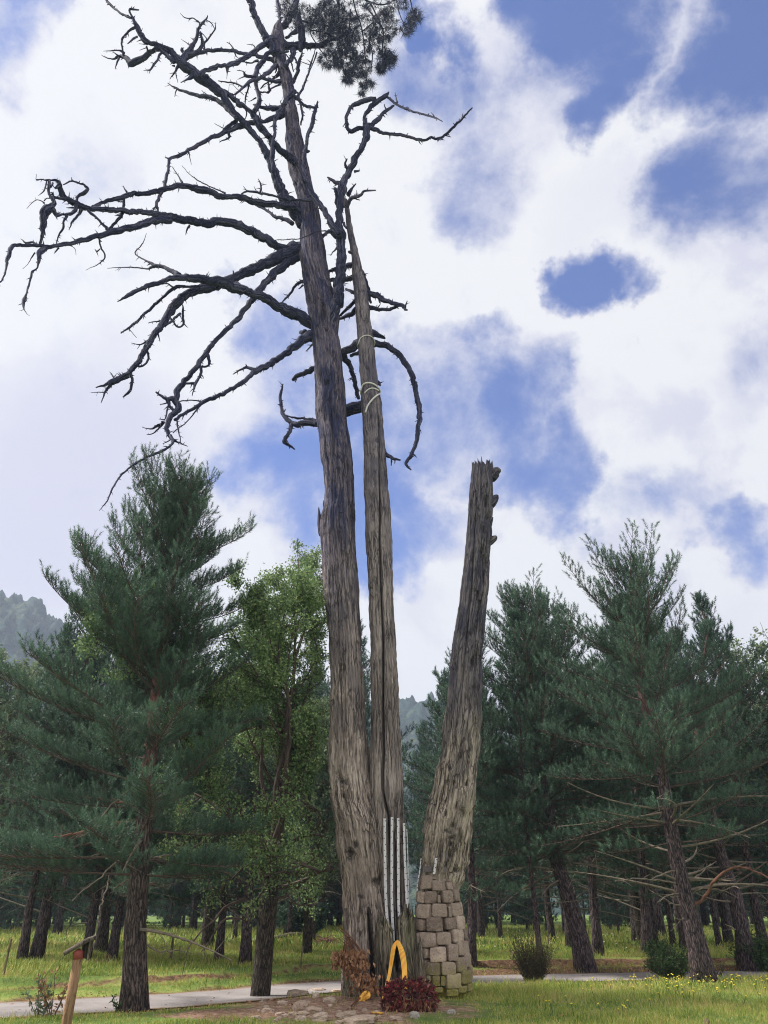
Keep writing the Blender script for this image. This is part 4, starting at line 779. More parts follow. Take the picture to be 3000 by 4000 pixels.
# flat metal strips nailed over the split
def strip_obj(path, wpx, T, studs=44, lift=.035, edge=False):
    p = np.array([(1200+x*.48222, 3100+y*.48222) for x, y in path]); pp = catmull(np.c_[p, p[:, :1]*0], 8)[:, :2]
    C = np.array([on_trunk(T, x, y, TY-.08, lift) for x, y in pp]); hw = wpx*.9*.48222/2*mpp(C[0])
    mb = MB(); V = []
    for c in C: V += [c+[-hw, 0, 0], c+[hw, 0, 0], c+[hw, .02, 0], c+[-hw, .02, 0]]
    n = len(C); i = np.arange(n-1)[:, None]*4; j = np.arange(4)[None]; Q = np.stack([i+j, i+(j+1) % 4, i+4+(j+1) % 4, i+4+j], -1).reshape(-1, 4)
    mb.add(np.array(V), np.concatenate([Q, [[3, 2, 1, 0], [4*n-4, 4*n-3, 4*n-2, 4*n-1]]]), mat=0)
    L_ = np.linalg.norm(np.diff(C, axis=0), axis=1); cs = np.concatenate([[0], np.cumsum(L_)])
    stp = studs*.48222*mpp(C[0]); k = 0
    for s_ in np.arange(stp*.4, cs[-1], stp):
        c = np.array([np.interp(s_, cs, C[:, a]) for a in range(3)]); k += 1
        c = c+np.array([(.5 if k % 2 else -.5)*hw, -.004, 0]); r_ = .0075
        a = np.arange(8)/8*6.2832; ring = c+np.c_[np.cos(a)*r_, a*0+.003, np.sin(a)*r_]
        mb.add(np.r_[ring, [c+[0, -.006, 0]]], None, [[8, q_, (q_+1) % 8] for q_ in range(8)], mat=1)
    return mb.build('metal_strip', [M['strip'], M['stud']], OT, smooth=False)
for path, w in [([(631, 217), (640, 600), (650, 880), (662, 1050)], 24), ([(682, 206), (685, 600), (690, 900), (703, 1190)], 23), ([(725, 212), (730, 600), (735, 900), (748, 1120)], 22), ([(767, 248), (773, 500), (786, 800), (802, 1090)], 20), ([(794, 290), (797, 600), (802, 850), (815, 1060)], 9)]:
    strip_obj(path, w, T2)
strip_obj([(1042, 533), (1034, 590), (1024, 660)], 21, T3, 30); strip_obj([(938, 530), (925, 640), (908, 740), (900, 790)], 9, T3, 34)
for (x0, y0, x1, y1) in [(955, 595, 1010, 640), (1062, 602, 1112, 650), (1078, 490, 1118, 560)]:
    pl = MB(); q = []
    for (x, y) in [(x0, y0), (x1, y0), (x1, y1), (x0, y1)]: q.append(on_trunk(T3, 1200+x*.48222, 3100+y*.48222, TY-.05, .035))
    q = np.array(q); pl.add(np.r_[q, q+[0, .05, 0]], [[0, 1, 2, 3], [4, 5, 1, 0], [5, 6, 2, 1], [6, 7, 3, 2], [7, 4, 0, 3]])
    pl.build('metal_patch', M['lead'], OT, smooth=False)
# ------------------------------------------------------------------ stone buttress
def Sx(x): return 1200+x*.48222
def Sy(y): return 3100+y*.48222
BT = [(3404, 1680, 1700), (3412, 1655, 1732), (3425, 1645, 1752), (3437, 1640, 1763), (3476, 1634, 1787), (3534, 1628, 1799), (3582, 1621, 1808), (3679, 1611, 1823), (3727, 1613, 1830), (3775, 1616, 1839), (3823, 1620, 1845), (3871, 1624, 1846), (3920, 1622, 1846), (3990, 1620, 1850)]
BY = 12.88
BU = empty('stone_buttress', (0, 0, 0), 'tapering rubble stone pier with moss at its foot propping the leaning right trunk', 'stone pier')
def bt_at(py):
    l, r = prof_at(BT, py); c = P((l+r)/2, py, BY); return c, (r-l)/2*mpp(c)
mb = MB(); ysb = np.arange(3404, 3990, 9.0); n = len(ysb); sd_ = 48; V = []
for y in ysb:
    c, R = bt_at(y); th = np.arange(sd_)/sd_*6.28318; k = 1-.075/max(R, .2)
    ring = np.c_[c[0]+R*k*np.cos(th), BY+R*k*np.sin(th), np.full(sd_, c[2])]
    V.append(ring+fbm(ring*9, 3, 4)[:, None]*np.c_[np.cos(th), np.sin(th), th*0]*.05)
V = np.concatenate(V+[[bt_at(3400)[0]]]); i = np.arange(n-1)[:, None]*sd_; j = np.arange(sd_)[None]; j2 = (j+1) % sd_
mb.add(V, np.stack([i+j, i+sd_+j, i+sd_+j2, i+j2], -1).reshape(-1, 4), [[len(V)-1, k, (k+1) % sd_] for k in range(sd_)])
mb.build('mortar', M['mortar'], BU)

def rounded_block(mb, c, ex, ey, ez, hx, hy, hz, seed, pw=5.0, amp=.10, rnd=0.0, m=9, mat=0):
    """block with softened edges: a cube grid pushed towards a superellipsoid and roughened"""
    g = np.linspace(-1, 1, m); V = []; Q = []; base = 0
    for ax in range(3):
        for sg in (-1, 1):
            a, b = np.meshgrid(g, g); p = np.zeros((m*m, 3)); o = [q for q in range(3) if q != ax]
            p[:, ax] = sg; p[:, o[0]] = a.ravel(); p[:, o[1]] = b.ravel()
            ii = np.arange(m-1)[:, None]*m+np.arange(m-1)[None]; q = np.stack([ii, ii+1, ii+m+1, ii+m], -1).reshape(-1, 4)
            if (sg > 0) == (ax == 1): q = q[:, ::-1]
            V.append(p); Q.append(q+base); base += m*m
    p = np.concatenate(V); Q = np.concatenate(Q)
    p = p/(np.sum(np.abs(p)**pw, axis=1)**(1/pw))[:, None]
    p = p*(1+amp*fbm(p*1.3+seed*5.1, 3, seed)[:, None]*1.3+amp*.4*fbm(p*4+seed*3.3, 3, seed+1)[:, None])
    W_ = c+p[:, :1]*hx*ex+p[:, 1:2]*hy*ey+p[:, 2:]*hz*ez
    mb.add(W_, Q, None, W_, rnd, mat)
ST = [(962, 722, 88, 112), (1030, 683, 62, 36), (1110, 697, 84, 44), (1057, 747, 112, 84), (1143, 752, 50, 62), (1185, 745, 40, 50),
      (915, 840, 50, 88), (990, 843, 95, 92), (1057, 856, 26, 60), (1130, 838, 86, 98), (1205, 825, 46, 96), (1186, 778, 30, 30),
      (933, 953, 97, 106), (1060, 946, 132, 106), (1143, 957, 24, 80), (1197, 940, 80, 104), (1242, 925, 16, 100),
      (900, 1063, 66, 86), (1018, 1057, 132, 104), (1150, 1050, 86, 92), (1236, 1043, 72, 104),
      (945, 1180, 156, 116), (1093, 1167, 126, 100), (1210, 1148, 90, 96), (1272, 1130, 26, 84),
      (918, 1285, 90, 76), (1045, 1293, 136, 110), (1167, 1278, 86, 124), (1255, 1245, 94, 110),
      (930, 1347, 60, 24), (992, 1405, 140, 96), (1130, 1402, 120, 96), (1237, 1373, 82, 110), (1292, 1340, 50, 108),
      (970, 1492, 42, 60), (1033, 1500, 64, 76), (1086, 1500, 38, 72), (1172, 1503, 124, 108), (1281, 1476, 94, 104), (1328, 1440, 22, 100),
      (888, 1400, 44, 84), (912, 1495, 60, 76), (868, 1150, 16, 70), (860, 1230, 18, 60), (880, 1390, 30, 70), (890, 960, 14, 70), (1160, 1592, 100, 50), (1240, 1568, 70, 50), (1050, 1570, 70, 44), (1310, 1560, 50, 60), (930, 1560, 60, 50)]
mb = MB(); rs = np.random.default_rng(8)
def put_stone(px, py, wpx, hpx, ang=None):
    c, R = bt_at(py); mm = mpp(c)
    hz = hpx/2*mm/ .98
    if ang is None:
        l, r = prof_at(BT, py); dx = np.clip((px-(l+r)/2)/((r-l)/2), -.97, .97); th = -math.acos(dx)
        hx = wpx/2*mm/max(abs(math.sin(th)), .36)
    else: th = ang; hx = wpx/2*mm
    er = np.array([math.cos(th), math.sin(th), 0.0]); et = np.array([-er[1], er[0], 0])
    sl_ = (bt_at(py+20)[1]-bt_at(py-20)[1])/(40*mm); ez = norm(np.array([0, 0, 1.0])-er*sl_*.8)
    dpt = .075+rs.uniform(-.004, .004)
    cc = np.array([c[0], BY, c[2]])+er*(R-dpt+.02)
    ra = rs.uniform(-.04, .04); et2 = et*math.cos(ra)+ez*math.sin(ra); ez2 = ez*math.cos(ra)-et*math.sin(ra)
    rounded_block(mb, cc, et2, er, ez2, hx*rs.uniform(.90, .965), dpt, hz*rs.uniform(.88, .955), int(rs.integers(1, 90)), 9.0, .11, rs.random())
for (x, y, w, h) in ST: put_stone(Sx(x), Sy(y), w*.48222, h*.48222)
for k, y in enumerate(np.arange(3450, 3900, 52.0)):          # the far side, seen only from elsewhere
    for a in np.arange(.25, 2.9, .42)+.2*(k % 2): put_stone(0, y, 42, 46, a)
mb.build('stonework', M['stone'], BU)

# ------------------------------------------------------------------ rope bands on the middle trunk
def rope(name, pts, label, rr=.012, closed=False, T=T2, Y=TY-.08):
    p = parse(pts); p = catmull(p, 4); C = [on_trunk(T, x, y, Y, .012) for x, y, _ in p]
    if closed:
        a, b = C[0], C[-1]; yc = (p[0, 1]+p[-1, 1])/2; l, r = prof_at(T, yc); c = P((l+r)/2, yc, Y); R = (r-l)/2*mpp(c)+.012
        a0 = math.atan2(b[1]-Y, b[0]-c[0]); a1 = math.atan2(a[1]-Y, a[0]-c[0])-0; 
        while a1 < a0: a1 += 6.28318
        for t in np.linspace(0, 1, 16)[1:]:
            th = a0+(a1-a0)*t; C.append(np.array([c[0]+R*math.cos(th), Y+R*math.sin(th), b[2]+(a[2]-b[2])*t]))
    C = np.array(C); mb = MB(); tube(mb, C, np.full(len(C), rr), 7); o = mb.build(name, M['rope']); return tag(o, label, 'rope', 'ropes tied round the middle trunk')
rope('rope', "E 834,1085,6 845,1062,6 880,1049,6 915,1049,6 940,1056,6", 'thin pale rope looped once high on the middle trunk near the arching limb', .011, True)
rope('rope', "E 849,1385,8 860,1360,8 885,1355,8 920,1360,8 958,1372,8", 'pale rope, upper flat band of the lower tie on the middle trunk', .017, True)
rope('rope', "E 872,1418,8 900,1398,8 930,1392,8 958,1394,8", 'pale rope, short curved band just below the upper band of the tie', .014)
rope('rope', "E 966,1412,8 945,1440,8 915,1475,8 890,1510,8 880,1542,8", 'pale rope end running diagonally down across the middle trunk', .017)

# ------------------------------------------------------------------ leaves and ribbons at the foot
def leaf_cloud(mb, n, posf, size, dirf, rs, wr=.42, bend=.35):
    P0 = np.array([posf() for _ in range(n)]); D = norm(np.array([dirf(p) for p in P0])); L_ = rs.uniform(size[0], size[1], n)[:, None]
    S_ = norm(np.cross(D, rs.normal(size=(n, 3)))); N_ = np.cross(D, S_)
    w = L_*wr; mid = P0+D*L_*.5+N_*L_*bend*.25
    v = np.stack([P0, mid+S_*w*.5, P0+D*L_-N_*L_*bend*.4, mid-S_*w*.5], 1).reshape(-1, 3)
    q = np.arange(n*4).reshape(-1, 4); T_ = np.concatenate([q[:, [0, 1, 3]], q[:, [1, 2, 3]]])
    mb.add(v, None, T_, rnd=np.repeat(rs.random(n), 4))
rs = np.random.default_rng(21)
M['petal_red'] = m_leaf('bright_red_petals', (.25, .015, .03), (.45, .04, .06), None, trans=.1)
wg = ground_at(Sx(825), Sy(1768)); WY = wg[1]+.16; wc = P(Sx(825), Sy(1640), WY); g0 = wc[2]-.02
mb = MB()
def wp():
    while True:
        q = rs.uniform(-1, 1, 3)
        if .35 < np.linalg.norm(q) < 1: return np.array([wc[0]+np.sign(q[0])*abs(q[0])**.8*.335, WY+q[1]*.2, g0+np.sign(q[2])*abs(q[2])**.8*.195])
def wdir(p): return (p-np.array([wc[0], WY, g0]))*[1, 1.3, 1.6]+rs.normal(0, .14, 3)+[0, 0, -.03]
leaf_cloud(mb, 1500, wp, (.035, .085), wdir, rs, .42)
def wp2():
    q = wp(); q[2] = g0-.20+.2*rs.random(); q[1] -= .03; return q
n0_ = len(mb.tm); leaf_cloud(mb, 700, wp2, (.04, .09), lambda p: [rs.normal(0, .35), -.35, -.8], rs, .4); mb.tm[-1][:] = 1
for _ in range(2): leaf_cloud(mb, 110, wp, (.04, .07), wdir, rs, .5); mb.tm[-1][:] = 1+_
for _ in range(90):
    p0 = np.array([wc[0]+rs.uniform(-.32, .32), WY+rs.uniform(-.2, .1), g0-.22]); tube(mb, [p0, p0+[rs.uniform(-.04, .04), -.02, rs.uniform(.1, .3)]], [.004, .003], 4)
tag(mb.build('flower_wreath', [M['leaf_red'], M['leaf_brown'], M['petal_red']], smooth=False), 'dried dark red bunch of leaves lying at the foot of the old tree', 'dried flowers')
mb = MB()
def bp():
    t = rs.random()
    if t < .55: x, y = rs.uniform(215, 480), rs.uniform(1250, 1330)+rs.random()**2*90
    elif t < .75: x, y = 400+rs.normal(0, 45), rs.uniform(1330, 1500)
    else: x, y = rs.normal(490, 52), rs.normal(1545, 48)
    x += rs.normal(0, 6); return P(Sx(x), Sy(y), 12.36-rs.uniform(0, .22)-(0.1 if y > 1450 else 0))
leaf_cloud(mb, 900, bp, (.04, .10), lambda p: [rs.normal(0, .5), rs.normal(-.2, .4), -1.0], rs, .45)
for _ in range(16):
    x, y = rs.uniform(240, 330), rs.uniform(1040, 1250); a = P(Sx(x), Sy(y), 12.5); b = P(Sx(rs.uniform(290, 460)), Sy(1300), 12.45); tube(mb, [a, (a+b)/2+[rs.normal(0, .02), 0, .02], b], [.003, .005, .006], 4)
for (x, y) in [(420, 1380), (440, 1430), (410, 1470), (470, 1500), (500, 1560), (430, 1330)]:
    a = P(Sx(440), Sy(1640), 12.2); b = P(Sx(x), Sy(y), 12.3); tube(mb, [a, (a*.5+b*.5)+[.01, 0, .02], b], [.010, .007, .004], 5)
for (x, y) in [(310, 1770), (345, 1740), (360, 1755)]:
    a = P(Sx(440), Sy(1640), 12.2); b = ground_at(Sx(x), Sy(y)); tube(mb, [a, (a+b)/2+[0, 0, .01], b+[0, 0, .01]], [.010, .008, .005], 5)
tag(mb.build('dried_bouquet', M['leaf_brown'], smooth=False), 'withered brown bouquet tied against the left trunk', 'dried flowers')

def ribbon(name, pts, Ys, label, mat, w_end=None):
    """flat band with thickness following pixel points (x, y, width)"""
    p = np.array(pts, float); p = np.c_[Sx(p[:, 0]), Sy(p[:, 1]), p[:, 2]*.48222*.85]; Y_ = np.array(Ys, float)
    cum = np.r_[0, np.cumsum(np.linalg.norm(np.diff(p[:, :2], axis=0), axis=1))]
    pp = catmull(p, 4); c2 = np.r_[0, np.cumsum(np.linalg.norm(np.diff(pp[:, :2], axis=0), axis=1))]; yy = np.interp(c2/c2[-1], cum/cum[-1], Y_)
    C = np.array([P(x, y, q) for x, y, q in zip(pp[:, 0], pp[:, 1], yy)]); tn = norm(np.gradient(C, axis=0))
    sdv = norm(np.cross(tn, np.array([0, 1.0, 0]))); sdv[sdv[:, 0] < 0] *= -1
    m = 9; u = np.linspace(0, 1, m); V = []; Fb = []
    for k in range(len(C)):
        hw = pp[k, 2]/2*mpp(C[k]); crv = .010*np.sin(u*math.pi*1.0+k*.05)+.004*np.sin(u*9+k*.3)
        row = C[k]+sdv[k]*((u*2-1)*hw)[:, None]; row[:, 1] -= crv; V.append(row); Fb.append(np.c_[u, u*0+c2[k]*.01, u*0])
    V = np.concatenate(V); Fb = np.concatenate(Fb); n = len(C); ii = np.arange(n-1)[:, None]*m+np.arange(m-1)[None]; Q = np.stack([ii, ii+1, ii+m+1, ii+m], -1).reshape(-1, 4)
    mb = MB(); mb.add(V, Q, fib=Fb); mb.add(V+[0, .003, 0], Q[:, ::-1], fib=Fb); return mb, mat, name, label
mbs = [ribbon('ribbon', [(612, 1665, 16), (632, 1590, 24), (662, 1480, 30), (676, 1400, 32), (690, 1310, 38), (700, 1250, 38), (722, 1205, 26), (735, 1192, 16)], [11.72, 11.9, 12.25, 12.35, 12.35, 12.35, 12.4, 12.42], '', None),
       ribbon('ribbon', [(728, 1192, 18), (742, 1215, 36), (765, 1280, 50), (780, 1350, 52), (788, 1430, 50), (791, 1530, 48), (792, 1580, 44)], [12.42, 12.38, 12.34, 12.32, 12.28, 12.2, 12.1], '', None)]
mb = MB()
for m_, *_ in mbs:
    for a, q, f_ in zip(m_.V, m_.Q, m_.fib): mb.add(a, None, None, f_)
mb = mbs[0][0]; o_ = mbs[1][0]; off = mb.n
mb.V += o_.V; mb.Q += [q+off for q in o_.Q]; mb.fib += o_.fib; mb.rnd += o_.rnd; mb.qm += o_.qm; mb.n += o_.n
tag(mb.build('ribbon', M['ribbon']), 'yellow ribbon with red stripes hung in an inverted V over the stump', 'ribbon')
a = ribbon('ribbon', [(400, 1735, 26), (420, 1690, 40), (445, 1650, 46), (470, 1620, 44), (492, 1615, 34), (500, 1640, 30), (480, 1655, 30), (462, 1670, 20), (462, 1710, 20), (475, 1745, 28), (490, 1765, 20)], [12.0, 12.02, 12.05, 12.04, 12.04, 12.0, 12.0, 12.02, 12.0, 11.98, 11.95], '', None)[0]
tag(a.build('ribbon', M['ribbon_y']), 'orange yellow ribbon knotted round the stems of the withered bouquet', 'ribbon')
mb = MB(); gp = [ground_at(Sx(x), Sy(y)) for x, y in [(512, 1776), (560, 1773), (622, 1784), (600, 1792), (540, 1788)]]; V = np.array(gp)+[0, 0, .012]
mb.add(np.r_[V, V-[0, 0, .008]], None, [[0, 1, 4], [1, 2, 3], [1, 3, 4], [5, 9, 6], [6, 8, 7], [6, 9, 8]])
tag(mb.build('ribbon', M['ribbon_y'], smooth=False), 'loose scrap of orange ribbon lying flat on the soil', 'ribbon')

# ------------------------------------------------------------------ rocks: picture box (last crop: 900+.6028x, 3700+.6028y)
RK = [(460, 362, 100, 92, 'large pale boulder standing upright left of the old tree', 1), (438, 302, 140, 32, 'long flat pale slab behind the large upright boulder', 1), (335, 356, 72, 44, 'pale split stone just left of the large boulder', 1),
      (212, 350, 38, 26, 'small reddish stone farthest left of the rocks by the road', 1), (551, 306, 42, 40, 'small round stone between the boulder and the old trunk', 1), (565, 280, 90, 12, None, 0), (690, 287, 70, 12, None, 0), (643, 348, 84, 22, 'flat whitish stone beside the base of the left trunk', 1),
      (240, 416, 80, 20, None, 0), (228, 394, 44, 16, None, 0), (468, 434, 70, 14, None, 0), (400, 436, 60, 12, None, 0), (545, 412, 110, 30, 'broad low ledge of tan rock in front of the large boulder', 1), (572, 458, 112, 40, 'tan humped rock with grass in front at the picture bottom', 1), (456, 466, 76, 26, 'greyish rock left of the humped tan rock', 1),
      (748, 446, 136, 28, 'wide flat tan slab below the knotted ribbon', 1), (820, 482, 220, 44, 'largest tan bedrock slab at the bottom edge below the tree', 1), (160, 462, 64, 9, None, 0), (315, 468, 44, 9, None, 0), (320, 436, 60, 8, None, 0), (640, 411, 24, 14, None, 0),
      (1192, 428, 66, 66, 'grey rounded stone with grass tufts in front of the red dried bunch', 2), (1432, 422, 54, 18, 'low stone half sunk in grass right of the grey rounded stone', 2), (1066, 466, 74, 14, None, 0), (945, 415, 44, 24, 'small tan stone under the loose ribbon scrap', 1), (870, 402, 40, 30, 'tan stone under the tail of the knotted ribbon', 1),
      (130, 492, 30, 12, None, 0), (1490, 240, 60, 0, None, -1), (700, 496, 50, 14, None, 0), (1340, 350, 50, 30, None, -1)]
rs = np.random.default_rng(4)
def rock(px, py, w, h, label, grp=None, mat='rock', name='rock'):
    b = ground_at(px, py+h/2); m0 = mpp(b)
    hx = w/2*m0; flat = h < w*.45
    hz = (h*.5*m0*.75 if not flat else min(h*.5*m0, hx*.35)+.012); hy = hx*.8 if flat else hx*.7
    mb = MB(); sd2 = int(rs.integers(1, 99)); a = rs.uniform(-.3, .3)
    ex = np.array([math.cos(a), math.sin(a), rs.uniform(-.1, .1)]); ey = np.array([-math.sin(a), math.cos(a), 0]); ez = np.array([0, 0, 1.0])
    c = b+[0, hy*.6, hz*.45]
    rounded_block(mb, c, ex, ey, ez, hx, hy, hz, sd2, 3.2, .34, rs.random(), 15)
    o = mb.build(name, M[mat]); tag(o, label, 'rock', grp); return o
for (x, y, w, h, lb, kd) in RK:
    if kd < 0: continue
    rock(900+.6028*x, 3700+.6028*y, w*.6028, h*.6028, lb or 'small flat limestone chip set in the bare soil left of the old tree', None if lb else 'small chips of limestone in the soil', 'rock_grey' if kd == 2 else 'rock')
rock(2042, 3856, 34, 16, 'pinkish pointed stone in the grass right of the stone pier'); rock(1998, 3859, 34, 9, 'low pale stone left of the pinkish pointed stone')
for (x, y, w, h) in [(1060, 3905, 14, 5), (1290, 3900, 16, 6), (1010, 3950, 14, 5), (1230, 3955, 20, 6), (1110, 3970, 26, 6), (1160, 3985, 18, 6), (1325, 3955, 20, 7), (1290, 3930, 16, 6), (1170, 3930, 14, 5), (1400, 3988, 30, 8), (1340, 3975, 24, 8), (1480, 3975, 16, 5), (1560, 3985, 24, 6), (1075, 3990, 20, 6), (1205, 3975, 12, 5), (1365, 3940, 12, 5)]:
    rock(x, y, w, h, 'small flat limestone chip set in the bare soil left of the old tree', 'small chips of limestone in the soil')

# ------------------------------------------------------------------ posts, reading desk, sticks
def post(name, base, top, r0, r1, mat, label, cat, grp=None, sides=8, lump=.12):
    base = np.array(base, float); top = np.array(top, float); t = np.linspace(-.12, 1, 12)[:, None]; p = base+(top-base)*t
    mb = MB(); tube(mb, p, np.linspace(r0, r1, 12), sides, True, lump, seed=int(abs(base[0])*13) % 50); return tag(mb.build(name, M[mat]), label, cat, grp)
# reading desk at the lower left
M['desk'] = m_deadwood('grey_desk_wood', (.34, .29, .24), (.17, .135, .11), (.05, .04, .035), 1.6)
gy = 8.3; gb = P(252, 4030, gy); 
RD = empty('reading_desk', (0, 0, 0), 'sloping wooden information desk on a leaning timber post', 'information desk')
def beam(mb, a, b, wx, wy, bev=.004, mat=0):
    a = np.array(a, float); b = np.array(b, float); d_ = norm(b-a); ex = norm(np.cross([0, 1, 0], d_)); ey = np.cross(d_, ex)
    V = []
    for c in (a, b):
        for sx, sy in ((-1, -1), (1, -1), (1, 1), (-1, 1)): V.append(c+ex*sx*wx/2+ey*sy*wy/2)
    mb.add(np.array(V), [[0, 3, 2, 1], [4, 5, 6, 7], [0, 1, 5, 4], [1, 2, 6, 5], [2, 3, 7, 6], [3, 0, 4, 7]], fib=np.array(V)*[1, 1, 1], mat=mat)
mb = MB(); base = P(252, 4010, gy); base[2] = gz1(base[0], gy)-.05; pm = P(304, 3745, gy); ptp = P(310, 3695, gy)
b0 = pm+(base-pm)*1.0; tube(mb, [b0, b0*.5+pm*.5, pm], [.047, .045, .043], 12, True, .08, seed=3); mb.build('post', M['pine_post'], RD)
mb = MB(); tube(mb, [pm+[0, 0, -.004], ptp+[0, 0, -.045]], [.0465, .0465], 12); mb.build('painted_collar', M['redpaint'], RD)
mb = MB()
def slab(mb, q, th, nx=(0, 0, -1), mat=0):
    q = np.array(q); nn = norm(np.cross(q[1]-q[0], q[3]-q[0])); mb.add(np.r_[q, q-nn*th], [[0, 1, 2, 3], [7, 6, 5, 4], [0, 4, 5, 1], [1, 5, 6, 2], [2, 6, 7, 3], [3, 7, 4, 0]], mat=mat)
A0 = P(246, 3722, gy-.05); A1 = P(342, 3667, gy-.05); A2 = P(376, 3655, gy-.02); dp = np.array([-.135, .40, 0.0])
slab(mb, [A0, A1, A1+dp, A0+dp], .030); slab(mb, [A1, A2, A2+dp, A1+dp], .030)
mb.build('desk_top', M['desk'], RD)
mb = MB(); B0 = P(358, 3668, gy); B1 = P(345, 3750, gy)
rv = np.array([-.085, .3, 0]); slab(mb, [B0, B1, B1+rv, B0+rv], .016); slab(mb, [P(322, 3742, gy+.07), P(346, 3748, gy+.07), P(368, 3664, gy+.07), P(322, 3690, gy+.07)], .016); mb.build('side_panel', M['desk'], RD, smooth=False)

FP = 'fence posts standing in the far grass'
def pbase(x, y): return ground_at(x, y)
def post_px(bx, by, tx, ty, w, mat, label, name='fence_post', cat='post', grp=FP):
    b = pbase(bx, by); t = P(tx, ty, b[1]); r = w/2*mpp(b); return post(name, b, t, r, r*.95, mat, label, cat, grp)
post_px(12, 3812, 44, 3668, 10, 'old_post', 'leaning wooden fence post nearest the left picture edge')
post_px(667, 3750, 677, 3660, 10, 'old_post', 'upright wooden fence post just right of the big red barked pine')
post_px(703, 3745, 703, 3695, 6, 'old_post', 'short thin stake beside the upright post near the big pine')
post_px(1175, 3783, 1182, 3697, 7, 'old_post', 'lone thin fence post in the meadow left of the old tree')
post_px(2002, 3745, 2006, 3718, 12, 'old_post', 'short grey stump of a post right of the stone pier')
post_px(2762, 4002, 2762, 3986, 24, 'old_post', 'low cut wooden peg at the bottom edge on the right', 'wooden_peg', 'peg', None)
# fallen pole leaning on thin trees, pile of cut branches
b = pbase(1035, 3676); a = P(1036, 3672, b[1]-.3); c = P(1130, 3650, b[1]+.2); d2 = P(1215, 3645, b[1]+.3); e2 = pbase(1262, 3672)
mb = MB(); tube(mb, [a-[.6, 0, .05], a, c, d2], [.055, .055, .06, .05], 8, True, .1); tag(mb.build('fallen_pole', M['paletwig']), 'long pale dead pole lying aslant across the far grass', 'log')
mb = MB(); tube(mb, [P(1232, 3652, e2[1]), P(1262, 3670, e2[1])], [.06, .05], 7); tag(mb.build('fallen_pole', M['paletwig']), 'short pale pole sloping down to the brush heap', 'log')
rs = np.random.default_rng(13)
def twig_heap(name, px, py, w, h, n, mat, label, cat, rr=.008, up=.3, leafmat=None, leaves=0):
    b = pbase(px, py); m0 = mpp(b); mb = MB()
    for _ in range(n):
        p0 = b+[rs.normal(0, w*.28*m0), rs.normal(0, w*.2*m0), abs(rs.normal(0, h*.2*m0))]; d_ = norm([rs.normal(), rs.normal(), abs(rs.normal(0, up))])*h*m0*rs.uniform(.5, 1.1)
        tube(mb, [p0, p0+d_*.5+rs.normal(0, .02, 3), p0+d_], [rr, rr*.7, rr*.35], 4, False)
    return tag(mb.build(name, M[mat]), label, cat)
twig_heap('brush_heap', 1278, 3688, 60, 34, 220, 'redtwig', 'small heap of reddish cut branches in the far grass', 'brush heap', .012)
# ------------------------------------------------------------------ living trees
def shoots(mb, C, D, L, nn, nl, nw, rs, spread=.95):
    """needle shoots: C centres, D axes, L axis lengths; nn needles each of length nl"""
    n = len(C); D = norm(D)
    ref = rs.normal(size=(n, 3)); S1 = norm(np.cross(D, ref)); S2 = np.cross(D, S1)
    t = np.tile(np.linspace(.05, 1, nn), (n, 1)); ph = np.tile(np.arange(nn)*2.4, (n, 1))+rs.random((n, 1))*6
    rad = np.cos(ph)[..., None]*S1[:, None]+np.sin(ph)[..., None]*S2[:, None]
    b0 = C[:, None]+D[:, None]*(t*L[:, None])[..., None]
    sp = spread*(1-.55*t[..., None])
    nd = norm(D[:, None]*(1-sp*.55)+rad*sp)
    ln = nl*rs.uniform(.75, 1.15, (n, nn, 1)); tip = b0+nd*ln
    sd = norm(np.cross(nd, rs.normal(size=(n, nn, 3))))*nw
    v = np.stack([b0-sd, b0+sd, tip], 2).reshape(-1, 3)
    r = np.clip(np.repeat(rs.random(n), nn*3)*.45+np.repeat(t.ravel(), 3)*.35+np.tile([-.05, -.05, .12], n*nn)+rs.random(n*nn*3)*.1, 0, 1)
    mb.add(v, None, np.arange(n*nn*3).reshape(-1, 3), rnd=r)

